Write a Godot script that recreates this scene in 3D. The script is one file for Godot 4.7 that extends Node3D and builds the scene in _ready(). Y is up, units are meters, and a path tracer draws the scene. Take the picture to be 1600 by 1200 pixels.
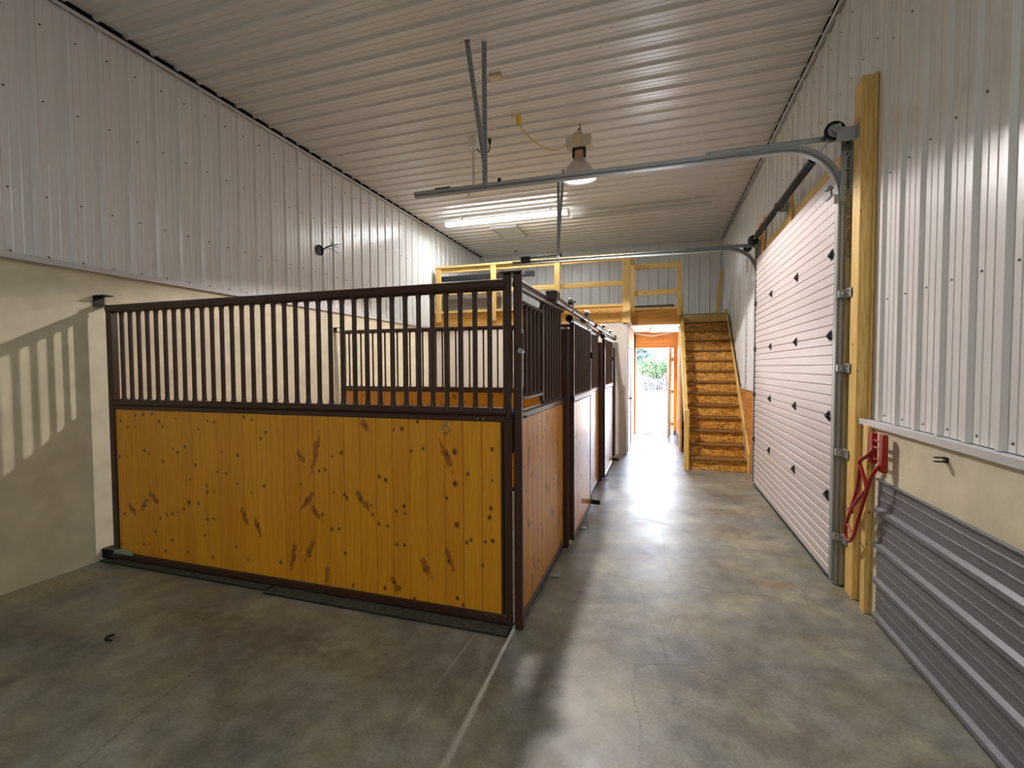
extends Node3D

var M := {}
var rng := RandomNumberGenerator.new()
const CEIL := 4.65
const XL := -4.625
const XR := 1.41
const ZF := -11.86
const ZB := 7.0
const PITCH := 0.2315

# ------------------------------------------------------------------ helpers
func mb() -> SurfaceTool:
	var st := SurfaceTool.new()
	st.begin(Mesh.PRIMITIVE_TRIANGLES)
	return st

func tri(st: SurfaceTool, a: Vector3, b: Vector3, c: Vector3, ua := Vector2.ZERO, ub := Vector2.ZERO, uc := Vector2.ZERO) -> void:
	var n := (b - a).cross(c - a).normalized()
	st.set_normal(n); st.set_uv(ua); st.add_vertex(a)
	st.set_normal(n); st.set_uv(uc); st.add_vertex(c)
	st.set_normal(n); st.set_uv(ub); st.add_vertex(b)

func quad(st: SurfaceTool, a: Vector3, b: Vector3, c: Vector3, d: Vector3, ua := Vector2.ZERO, ub := Vector2.ZERO, uc := Vector2.ZERO, ud := Vector2.ZERO) -> void:
	tri(st, a, b, c, ua, ub, uc)
	tri(st, a, c, d, ua, uc, ud)

func facing(st: SurfaceTool, p: Array, out: Vector3, uv: Array = []) -> void:
	# a triangle or quad whose normal is made to point along out
	var n: Vector3 = (p[1] - p[0]).cross(p[2] - p[0])
	if uv.is_empty():
		for q in p: uv.append(Vector2.ZERO)
	if n.dot(out) < 0:
		p = p.duplicate(); p.reverse()
		uv = uv.duplicate(); uv.reverse()
	tri(st, p[0], p[1], p[2], uv[0], uv[1], uv[2])
	if p.size() == 4:
		tri(st, p[0], p[2], p[3], uv[0], uv[2], uv[3])

# box with chamfered edges; uv in metres with v along the longest side
func box(st: SurfaceTool, c: Vector3, s: Vector3, bev := 0.0, uvo := Vector2.ZERO, bas := Basis()) -> void:
	var h := s * 0.5
	var long := s.max_axis_index()
	var b := minf(bev, minf(h.x, minf(h.y, h.z)) * 0.9)
	for i in 3:
		var u := (i + 1) % 3
		var v := (i + 2) % 3
		var vu := v
		var uu := u
		if u == long:
			vu = u; uu = v
		for sg in [-1.0, 1.0]:
			var pts := []
			var uvs := []
			for k in [[-1, -1], [1, -1], [1, 1], [-1, 1]]:
				var p := Vector3.ZERO
				p[i] = h[i] * sg
				p[u] = (h[u] - b) * k[0]
				p[v] = (h[v] - b) * k[1]
				uvs.append(Vector2(p[uu] + h[uu], p[vu] + h[vu]) + uvo + Vector2(0.31 * i, 0.0))
				pts.append(c + bas * p)
			var n := Vector3.ZERO
			n[i] = sg
			facing(st, pts, bas * n, uvs)
	if b <= 0.0:
		return
	for i in 3:
		var j := (i + 1) % 3
		var k := (i + 2) % 3
		for si in [-1.0, 1.0]:
			for sj in [-1.0, 1.0]:
				var pts := []
				var uvs := []
				for q in [[0, -1], [0, 1], [1, 1], [1, -1]]:
					var p := Vector3.ZERO
					p[i] = (h[i] if q[0] == 0 else h[i] - b) * si
					p[j] = (h[j] if q[0] == 1 else h[j] - b) * sj
					p[k] = (h[k] - b) * q[1]
					pts.append(c + bas * p)
					uvs.append(Vector2(p[j] + h[j], p[long] + h[long]) + uvo)
				var n := Vector3.ZERO
				n[i] = si; n[j] = sj
				facing(st, pts, bas * n, uvs)
	for sx in [-1.0, 1.0]:
		for sy in [-1.0, 1.0]:
			for sz in [-1.0, 1.0]:
				var g := Vector3(sx, sy, sz)
				var pts := []
				for i in 3:
					var p := (h - Vector3(b, b, b)) * g
					p[i] = h[i] * g[i]
					pts.append(c + bas * p)
				facing(st, pts, bas * g)

func frame_of(d: Vector3) -> Basis:
	var z := d.normalized()
	var up := Vector3.UP if absf(z.y) < 0.95 else Vector3.RIGHT
	var x := up.cross(z).normalized()
	return Basis(x, z.cross(x), z)

func ring(st: SurfaceTool, c0: Vector3, b0: Basis, r0: float, c1: Vector3, b1: Basis, r1: float, n: int) -> void:
	for i in n:
		var a := TAU * i / n
		var e := TAU * (i + 1) / n
		var d0a := b0.x * cos(a) + b0.y * sin(a)
		var d0e := b0.x * cos(e) + b0.y * sin(e)
		var d1a := b1.x * cos(a) + b1.y * sin(a)
		var d1e := b1.x * cos(e) + b1.y * sin(e)
		var p := [c0 + d0a * r0, c0 + d0e * r0, c1 + d1e * r1, c1 + d1a * r1]
		var nn := [d0a, d0e, d1e, d1a]
		for k in [0, 2, 1, 0, 3, 2]:
			st.set_normal(nn[k]); st.set_uv(Vector2(float(i) / n, 0)); st.add_vertex(p[k])

func disc(st: SurfaceTool, c: Vector3, b: Basis, r: float, n: int, sg: float) -> void:
	for i in n:
		var a := TAU * i / n
		var e := TAU * (i + 1) / n
		facing(st, [c, c + (b.x * cos(a) + b.y * sin(a)) * r, c + (b.x * cos(e) + b.y * sin(e)) * r], b.z * sg)

func cyl(st: SurfaceTool, a: Vector3, b: Vector3, r: float, n := 12, r2 := -1.0, cap := true) -> void:
	var f := frame_of(b - a)
	if r2 < 0: r2 = r
	ring(st, a, f, r, b, f, r2, n)
	if cap:
		disc(st, a, f, r, n, -1.0)
		disc(st, b, f, r2, n, 1.0)

func tube(st: SurfaceTool, pts: Array, r: float, n := 8, cap := true) -> void:
	var fs := []
	for i in pts.size():
		var d: Vector3 = (pts[mini(i + 1, pts.size() - 1)] - pts[maxi(i - 1, 0)]).normalized()
		if i == 0:
			fs.append(frame_of(d))
		else:
			var x: Vector3 = fs[i - 1].x
			x = (x - d * x.dot(d)).normalized()
			fs.append(Basis(x, d.cross(x), d))
	for i in pts.size() - 1:
		ring(st, pts[i], fs[i], r, pts[i + 1], fs[i + 1], r, n)
	if cap:
		disc(st, pts[0], fs[0], r, n, -1.0)
		disc(st, pts[-1], fs[-1], r, n, 1.0)

func smooth_path(pts: Array, per := 6) -> Array:
	var c := Curve3D.new()
	for i in pts.size():
		var t: Vector3 = (pts[mini(i + 1, pts.size() - 1)] - pts[maxi(i - 1, 0)]) / 6.0
		c.add_point(pts[i], -t, t)
	var out := []
	for i in pts.size() - 1:
		for k in per:
			out.append(c.sample(i, float(k) / per))
	out.append(pts[-1])
	return out

func lathe(st: SurfaceTool, prof: Array, n: int, at: Vector3, bas := Basis()) -> void:
	# prof: Vector2(radius, height) from bottom to top, about the local y axis
	for j in prof.size() - 1:
		var p: Vector2 = prof[j]
		var q: Vector2 = prof[j + 1]
		var sl := Vector2(q.y - p.y, p.x - q.x).normalized()
		for i in n:
			var a := TAU * i / n
			var e := TAU * (i + 1) / n
			var da := Vector3(cos(a), 0, sin(a))
			var de := Vector3(cos(e), 0, sin(e))
			var v := [da * p.x + Vector3.UP * p.y, de * p.x + Vector3.UP * p.y, de * q.x + Vector3.UP * q.y, da * q.x + Vector3.UP * q.y]
			var nn := [da * sl.x + Vector3.UP * sl.y, de * sl.x + Vector3.UP * sl.y, de * sl.x + Vector3.UP * sl.y, da * sl.x + Vector3.UP * sl.y]
			for k in [0, 1, 2, 0, 2, 3]:
				st.set_normal(bas * nn[k]); st.set_uv(Vector2.ZERO); st.add_vertex(at + bas * v[k])

# sweep a closed 2D outline (x along frame x, y along frame y) through frames
func loft(st: SurfaceTool, frames: Array, poly: Array, cap := true) -> void:
	var n := poly.size()
	var area := 0.0
	for i in n:
		area += poly[i].x * poly[(i + 1) % n].y - poly[(i + 1) % n].x * poly[i].y
	for k in frames.size() - 1:
		var f: Transform3D = frames[k]
		var g: Transform3D = frames[k + 1]
		for i in n:
			var a: Vector2 = poly[i]
			var b: Vector2 = poly[(i + 1) % n]
			var o2 := Vector2(b.y - a.y, a.x - b.x) * signf(area)
			facing(st, [f * Vector3(a.x, a.y, 0), f * Vector3(b.x, b.y, 0), g * Vector3(b.x, b.y, 0), g * Vector3(a.x, a.y, 0)], f.basis * Vector3(o2.x, o2.y, 0), [Vector2(a.x, k), Vector2(b.x, k), Vector2(b.x, k + 1), Vector2(a.x, k + 1)])
	if cap:
		var idx := Geometry2D.triangulate_polygon(PackedVector2Array(poly))
		for e in [[frames[0], -1.0], [frames[-1], 1.0]]:
			var f: Transform3D = e[0]
			for t in idx.size() / 3:
				var p := []
				for q in 3:
					var v: Vector2 = poly[idx[t * 3 + q]]
					p.append(f * Vector3(v.x, v.y, 0))
				facing(st, p, f.basis.z * e[1])

func extrude(st: SurfaceTool, poly: Array, depth: float, xf: Transform3D) -> void:
	loft(st, [xf, xf * Transform3D(Basis(), Vector3(0, 0, depth))], poly)

func put(parent: Node, called: String, what, m: Material, at := Vector3.ZERO, bas := Basis()) -> MeshInstance3D:
	var o := MeshInstance3D.new()
	o.name = called
	o.mesh = what.commit() if what is SurfaceTool else what
	o.material_override = m
	o.transform = Transform3D(bas, at)
	parent.add_child(o, true)
	return o

func thing(called: String, label: String, category: String, at := Vector3.ZERO, group := "") -> Node3D:
	var o := Node3D.new()
	o.name = called
	o.position = at
	add_child(o, true)
	o.set_meta("label", label); o.set_meta("category", category)
	if group: o.set_meta("group", group)
	return o

func struct(called: String, label := "") -> Node3D:
	var o := Node3D.new()
	o.name = called
	add_child(o, true)
	o.set_meta("kind", "structure")
	if label: o.set_meta("label", label)
	return o

func stuff(o: Node) -> void:
	o.set_meta("kind", "stuff")

# ------------------------------------------------------------------ materials
func mat(key: String, c: Color, rough: float, metal := 0.0, spec := 0.5) -> StandardMaterial3D:
	var m := StandardMaterial3D.new()
	m.resource_name = key
	m.albedo_color = c
	m.roughness = rough
	m.metallic = metal
	m.metallic_specular = spec
	M[key] = m
	return m

func noise(sd: int, freq: float, oct := 4) -> FastNoiseLite:
	var n := FastNoiseLite.new()
	n.seed = sd
	n.frequency = freq
	n.fractal_octaves = oct
	n.noise_type = FastNoiseLite.TYPE_SIMPLEX_SMOOTH
	return n

func speckle(m: StandardMaterial3D, sd: int, freq: float, lo: float, hi: float, scale: float, world := true) -> void:
	# a multiplying grain over the base colour
	var im := noise(sd, freq, 5).get_seamless_image(512, 512)
	im.convert(Image.FORMAT_RGB8)
	var d := im.get_data()
	for i in d.size():
		d[i] = int(255.0 * lerpf(lo, hi, d[i] / 255.0))
	m.albedo_texture = ImageTexture.create_from_image(Image.create_from_data(512, 512, false, Image.FORMAT_RGB8, d))
	m.uv1_triplanar = true
	m.uv1_world_triplanar = world
	m.uv1_scale = Vector3.ONE * scale

func relief(m: StandardMaterial3D, sd: int, freq: float, depth: float) -> void:
	m.heightmap_enabled = true
	m.heightmap_scale = depth
	m.heightmap_texture = ImageTexture.create_from_image(noise(sd, freq, 5).get_seamless_image(512, 512))

func wood_image(w: int, h: int, light: Color, dark: Color, sd: int, knots: int) -> ImageTexture:
	# v runs along the grain
	var im := Image.create(w, h, false, Image.FORMAT_RGB8)
	var g := noise(sd, 1.0, 4)
	var r := RandomNumberGenerator.new()
	r.seed = sd
	var ks := []
	for k in knots:
		ks.append([Vector2(r.randf() * w, r.randf() * h), r.randf_range(2.5, 5.0)])
	for y in h:
		for x in w:
			var bend := 0.0
			var spot := 0.0
			for k in ks:
				var dv: Vector2 = Vector2(x, y) - k[0]
				var rr: float = k[1]
				var e := exp(-(dv.x * dv.x + dv.y * dv.y * 0.12) / (rr * rr * 9.0))
				bend += e * 0.5
				spot = maxf(spot, 1.0 - smoothstep(rr * 0.5, rr * 1.2, Vector2(dv.x, dv.y * 0.7).length()))
			var q := 0.5 + 0.5 * g.get_noise_2d(x * 0.11 + bend * 2.0, y * 0.006)
			var f := 0.5 + 0.5 * g.get_noise_2d(x * 0.5 + 77.0, y * 0.012)
			var t := clampf(q * 0.65 + f * 0.35, 0, 1)
			var c := light.lerp(dark, smoothstep(0.35, 0.75, t))
			c = c.lerp(dark * Color(0.45, 0.36, 0.28), spot * 0.85)
			im.set_pixel(x, y, c)
	return ImageTexture.create_from_image(im)

# amber pine boards of the stall: one picture over the whole board panel, each board with a tone and grain of its own
const PX0 := -4.4425
const PX1 := -0.951
const PY0 := 0.085
const PY1 := 1.335
var seams := []
const KNOTS := [-4.38,1.23,-4.30,1.18,-4.20,1.28,-4.11,1.29,-4.01,1.30,-3.93,1.24,-3.89,1.20,-3.74,1.27,-3.50,1.19,-3.40,1.26,-3.33,1.25,-3.78,1.02,-3.73,0.99,-3.65,1.04,-4.11,0.99,-4.05,0.96,-3.90,0.91,-4.41,0.92,-3.54,0.90,-3.26,1.02,-3.10,1.00,-3.11,0.78,-3.31,0.86,-3.22,0.85,-3.43,0.74,-3.42,0.69,-3.35,0.70,-3.60,0.78,-3.62,0.59,-3.52,0.59,-3.68,0.53,-3.75,0.50,-3.81,0.48,-3.87,0.47,-3.95,0.43,-4.06,0.61,-3.98,0.57,-4.13,0.52,-4.25,0.47,-4.37,0.43,-4.44,0.46,-3.43,0.47,-3.36,0.48,-3.03,1.30,-2.95,1.28,-2.82,1.19,-2.87,1.14,-2.85,0.78,-2.97,0.72,-3.05,0.54,-2.92,0.47,-2.52,1.03,-2.51,0.82,-2.46,0.70,-2.39,0.63,-2.32,0.61,-2.37,1.04,-2.29,0.94,-2.34,0.93,-2.22,0.78,-2.13,0.77,-2.18,0.52,-2.24,0.51,-2.59,0.26,-2.71,0.21,-2.44,0.32,-3.02,0.19,-3.38,0.17,-3.65,0.18,-3.90,0.16,-4.01,0.31,-3.82,0.26,-3.46,0.34,-3.14,0.28,-4.42,0.16,-4.15,0.19,-2.15,1.07,-2.23,1.04,-1.95,1.27,-1.72,1.25,-1.66,1.26,-1.54,1.31,-1.50,1.13,-1.59,1.11,-1.33,1.10,-1.01,1.15,-1.01,0.95,-1.18,0.98,-1.27,1.12,-1.27,0.91,-1.84,0.92,-1.79,0.90,-2.11,0.75,-1.91,0.71,-2.00,0.75,-1.65,0.73,-1.71,0.69,-1.64,0.68,-1.26,0.64,-1.02,0.77,-1.03,0.71,-1.33,0.81,-1.85,0.59,-1.78,0.58,-1.71,0.46,-1.65,0.46,-1.16,0.55,-1.19,0.53,-1.01,0.56,-1.06,0.55,-1.32,0.39,-1.50,0.31,-1.08,0.39,-1.74,0.19,-1.69,0.16,-1.26,0.15,-1.22,0.11,-1.58,0.10,-2.13,0.35,-1.81,0.14,-2.07,0.12]
# long brown flares of branch wood, as seen on the boards: x, y, length, lean
const FLARES := [-2.37,1.06,0.13,0.25,-3.05,0.53,0.07,-0.5,-1.33,1.09,0.09,-0.5,-2.45,0.70,0.08,0.8,-2.59,0.27,0.1,0.2,-2.92,0.46,0.06,-0.4,-1.31,0.40,0.07,-0.4,-1.49,0.33,0.08,-0.6,-2.50,1.02,0.05,-0.9,-4.13,0.53,0.06,0.7,-4.28,0.48,0.06,-0.8,-4.02,0.60,0.06,-0.9,-2.38,0.62,0.06,-0.9,-2.44,0.33,0.08,0.4,-1.95,1.27,0.05,-0.8,-1.97,0.73,0.1,-0.9,-1.72,0.17,0.06,-0.7,-2.29,0.17,0.08,0.1]

func boards_image() -> ImageTexture:
	var w := 1740
	var h := 624
	var im := Image.create(w, h, false, Image.FORMAT_RGB8)
	var g := noise(7, 1.0, 3)
	var r := RandomNumberGenerator.new()
	r.seed = 31
	var tone := []
	for i in seams.size():
		tone.append([r.randf(), r.randf() * 300.0, r.randf_range(-0.5, 0.5)])
	var sx := (PX1 - PX0) / w
	var sy := (PY1 - PY0) / h
	var which := PackedInt32Array()
	which.resize(w)
	for x in w:
		var k := 0
		while k < seams.size() - 2 and PX0 + (x + 0.5) * sx > seams[k + 1]:
			k += 1
		which[x] = k
	var pale := Color(0.90, 0.635, 0.07)
	var deep := Color(0.80, 0.50, 0.035)
	for y in h:
		var yy := PY1 - y * sy
		for x in w:
			var xx := PX0 + x * sx
			var t: Array = tone[which[x]]
			var a := g.get_noise_2d(xx * 38.0 + t[1] + g.get_noise_2d(xx * 4.0 + t[1], yy * 1.6) * 1.4, yy * 1.1 + t[1])
			var f := g.get_noise_2d(xx * 230.0, yy * 4.0 + t[1])
			var v := clampf(0.38 + a * 0.42 + f * 0.13 + (t[0] - 0.5) * 0.42, 0.0, 1.0)
			im.set_pixel(x, y, pale.lerp(deep, v))
	var brown := Color(0.36, 0.17, 0.04)
	for i in FLARES.size() / 4:
		var c := Vector2(FLARES[i * 4], FLARES[i * 4 + 1])
		var ln: float = FLARES[i * 4 + 2]
		var d := Vector2(FLARES[i * 4 + 3], 1.0).normalized()
		stain(im, c, d, ln * 1.25, 0.026, Color(0.55, 0.29, 0.05), 0.75, sx, sy, g, 0.6)
	for i in KNOTS.size() / 2:
		var c := Vector2(KNOTS[i * 2], KNOTS[i * 2 + 1])
		var rr := r.randf_range(0.008, 0.0135)
		if absf(c.x + 1.26) < 0.01 and c.y > 0.5 or absf(c.x + 3.62) < 0.01: rr = 0.017
		stain(im, c, Vector2(r.randf_range(-0.3, 0.3), 1).normalized(), rr * 1.9, rr * 1.5, Color(0.60, 0.33, 0.06), 0.5, sx, sy, g)
		stain(im, c, Vector2(r.randf_range(-0.4, 0.4), 1).normalized(), rr * 1.25, rr, brown * (0.7 if rr > 0.02 else 1.0), 0.93, sx, sy, g)
	return ImageTexture.create_from_image(im)

func stain(im: Image, c: Vector2, d: Vector2, la: float, lb: float, col: Color, most: float, sx: float, sy: float, g: FastNoiseLite, rag := 0.22) -> void:
	var reach := maxf(la, lb) * 1.3
	for py in range(maxi(0, int((PY1 - c.y - reach) / sy)), mini(im.get_height(), int((PY1 - c.y + reach) / sy))):
		for px in range(maxi(0, int((c.x - reach - PX0) / sx)), mini(im.get_width(), int((c.x + reach - PX0) / sx))):
			var p := Vector2(PX0 + px * sx, PY1 - py * sy) - c
			var q := Vector2(p.dot(d) / la, (p.x * d.y - p.y * d.x) / lb)
			var e := q.length() + rag * g.get_noise_2d(px * (0.14 if rag < 0.3 else 0.05), py * (0.14 if rag < 0.3 else 0.03))
			var k := (1.0 - smoothstep(0.55, 1.0, e)) * most
			if k > 0.01:
				im.set_pixel(px, py, im.get_pixel(px, py).lerp(col, k))

func osb_image() -> ImageTexture:
	var n := 512
	var im := Image.create(n, n, false, Image.FORMAT_RGB8)
	im.fill(Color(0.68, 0.46, 0.19))
	var r := RandomNumberGenerator.new()
	r.seed = 5
	var tones := [Color(0.90, 0.70, 0.34), Color(0.83, 0.61, 0.27), Color(0.75, 0.52, 0.21), Color(0.93, 0.76, 0.42), Color(0.62, 0.41, 0.15), Color(0.86, 0.64, 0.29)]
	for k in 2600:
		var c := Vector2(r.randf() * n, r.randf() * n)
		var a := r.randfn(0.0, 0.7)
		var la := r.randf_range(8, 24)
		var lb := r.randf_range(2.5, 6.0)
		var col: Color = tones[r.randi() % tones.size()]
		var d := Vector2(cos(a), sin(a))
		for py in range(int(-la), int(la) + 1):
			for px in range(int(-la), int(la) + 1):
				var u := px * d.x + py * d.y
				var v := -px * d.y + py * d.x
				if absf(u) < la and absf(v) < lb * (1.0 - 0.35 * absf(u) / la):
					var edge := 0.86 if v > lb * 0.55 else 1.0
					im.set_pixel(posmod(int(c.x) + px, n), posmod(int(c.y) + py, n), col * edge)
	return ImageTexture.create_from_image(im)

# concrete: x -4.8 .. 1.5, z -9 .. -1
const CRACKS := [
	[-0.13, -3.631, -0.098, -3.447, -0.079, -3.211, -0.034, -3.073, 0.031, -2.876, 0.058, -2.729, 0.049, -2.692],
	[-0.112, -2.643, -0.113, -2.536, -0.125, -2.406, -0.096, -2.3, -0.076, -2.225, -0.06, -1.9],
	[0.035, -6.482, 0.037, -5.708, 0.046, -5.023, 0.053, -4.484, 0.053, -4.097, 0.094, -3.917, 0.099, -3.764],
	[-0.398, -3.767, -0.132, -3.693, 0.099, -3.742, 0.484, -3.699, 0.805, -3.722],
	[-0.092, -2.638, 0.062, -2.696, 0.212, -2.699, 0.28, -2.637],
	[1.035, -3.906, 0.997, -3.674], [-2.30, -1.2, -2.40, -1.6, -2.435, -1.95]]
const BLOTS := [0.74, -5.73, 0.28, 0.20, 0.45, 0.71, -5.15, 0.22, 0.16, 0.4, 0.9, -4.6, 0.3, 0.12, 0.25, -2.41, -2.25, 0.7, 0.18, 0.30, -3.5, -1.85, 0.5, 0.10, 0.35, -3.32, -1.49, 0.09, 0.07, 0.6, -0.61, -2.36, 0.16, 0.16, 0.35, 0.1, -2.6, 0.3, 0.12, 0.25, 0.5, -2.3, 0.3, 0.15, 0.25, -0.2, -3.0, 0.4, 0.15, 0.22, -1.6, -2.2, 0.5, 0.13, 0.25, -3.0, -2.3, 0.4, 0.10, 0.25, 0.9, -6.4, 0.3, 0.2, 0.35, -3.9, -1.7, 0.4, 0.1, 0.25, -0.1, -4.3, 0.2, 0.15, 0.3]

func floor_images() -> Array:
	var w := 1260
	var h := 1600
	var big := noise(11, 0.006, 5).get_image(w, h).get_data()
	var mid := noise(12, 0.028, 5).get_image(w, h).get_data()
	var fine := noise(13, 0.22, 3).get_image(w, h).get_data()
	var warm := noise(14, 0.009, 3).get_image(w, h).get_data()
	var data := PackedByteArray()
	data.resize(w * h * 3)
	var ro := PackedByteArray()
	ro.resize(w * h)
	for i in w * h:
		var v := 0.505 + (big[i] / 255.0 - 0.5) * 0.17 + (mid[i] / 255.0 - 0.5) * 0.14 + (fine[i] / 255.0 - 0.5) * 0.11
		var k := (warm[i] / 255.0 - 0.5) * 0.055
		data[i * 3] = clampi(int(255.0 * (v * 1.02 + k + 0.004)), 0, 255)
		data[i * 3 + 1] = clampi(int(255.0 * (v * 1.005 + k * 0.5)), 0, 255)
		data[i * 3 + 2] = clampi(int(255.0 * (v * 0.90 - k * 0.7)), 0, 255)
		ro[i] = clampi(int(255.0 * (0.40 + (mid[i] / 255.0 - 0.5) * 0.12 - (big[i] / 255.0 - 0.5) * 0.12)), 40, 230)
	var im := Image.create_from_data(w, h, false, Image.FORMAT_RGB8, data)
	var g := noise(3, 0.05, 4)
	for b in BLOTS.size() / 5:
		var cx: float = (BLOTS[b * 5] + 4.8) * 200.0
		var cz: float = (BLOTS[b * 5 + 1] + 9.0) * 200.0
		var rx: float = BLOTS[b * 5 + 2] * 200.0
		var rz: float = BLOTS[b * 5 + 3] * 200.0
		for y in range(maxi(0, int(cz - rz * 1.5)), mini(h, int(cz + rz * 1.5))):
			for x in range(maxi(0, int(cx - rx * 1.5)), mini(w, int(cx + rx * 1.5))):
				var e := Vector2((x - cx) / rx, (y - cz) / rz).length() + 0.9 * g.get_noise_2d(x, y)
				var k: float = (1.0 - smoothstep(0.0, 1.2, e)) * BLOTS[b * 5 + 4]
				if k > 0.01:
					im.set_pixel(x, y, im.get_pixel(x, y).lerp(Color(0.30, 0.275, 0.235), k))
	# flaked whitish lime along the left wall
	for y in range(1280, 1420):
		for x in range(20, 130):
			var e: float = g.get_noise_2d(x * 3.1, y * 3.1) + 0.5 * g.get_noise_2d(x * 9.0, y * 9.0) - 0.012 * absf(x - 55.0 - (1360 - y) * 0.25) - 0.003 * absf(y - 1345.0)
			if e > -0.30:
				im.set_pixel(x, y, im.get_pixel(x, y).lerp(Color(0.66, 0.60, 0.45), 0.75))
	# rust spot by the garage door, tyre dust
	for y in range(980, 1060):
		for x in range(1080, 1180):
			var e := Vector2((x - 1130) / 36.0, (y - 1015) / 14.0).length() + 0.9 * g.get_noise_2d(x * 2.0, y * 2.0)
			if e < 0.8:
				im.set_pixel(x, y, im.get_pixel(x, y).lerp(Color(0.60, 0.42, 0.22), 0.4))
	for c in CRACKS:
		for i in c.size() / 2 - 1:
			var a := Vector2((c[i * 2] + 4.8) * 200.0, (c[i * 2 + 1] + 9.0) * 200.0)
			var b := Vector2((c[i * 2 + 2] + 4.8) * 200.0, (c[i * 2 + 3] + 9.0) * 200.0)
			var n := int(a.distance_to(b) * 2.0)
			for k in n:
				var p := a.lerp(b, float(k) / n) + Vector2(g.get_noise_1d(k * 1.7 + a.x * 9.0), g.get_noise_1d(k * 1.9 + a.y * 7.0)) * 3.5
				if p.x > 0 and p.y > 0 and p.x < w - 1 and p.y < h - 1:
					im.set_pixel(int(p.x), int(p.y), im.get_pixel(int(p.x), int(p.y)).lerp(Color(0.2, 0.18, 0.15), 0.28))
	return [ImageTexture.create_from_image(im), ImageTexture.create_from_image(Image.create_from_data(w, h, false, Image.FORMAT_L8, ro))]

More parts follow.
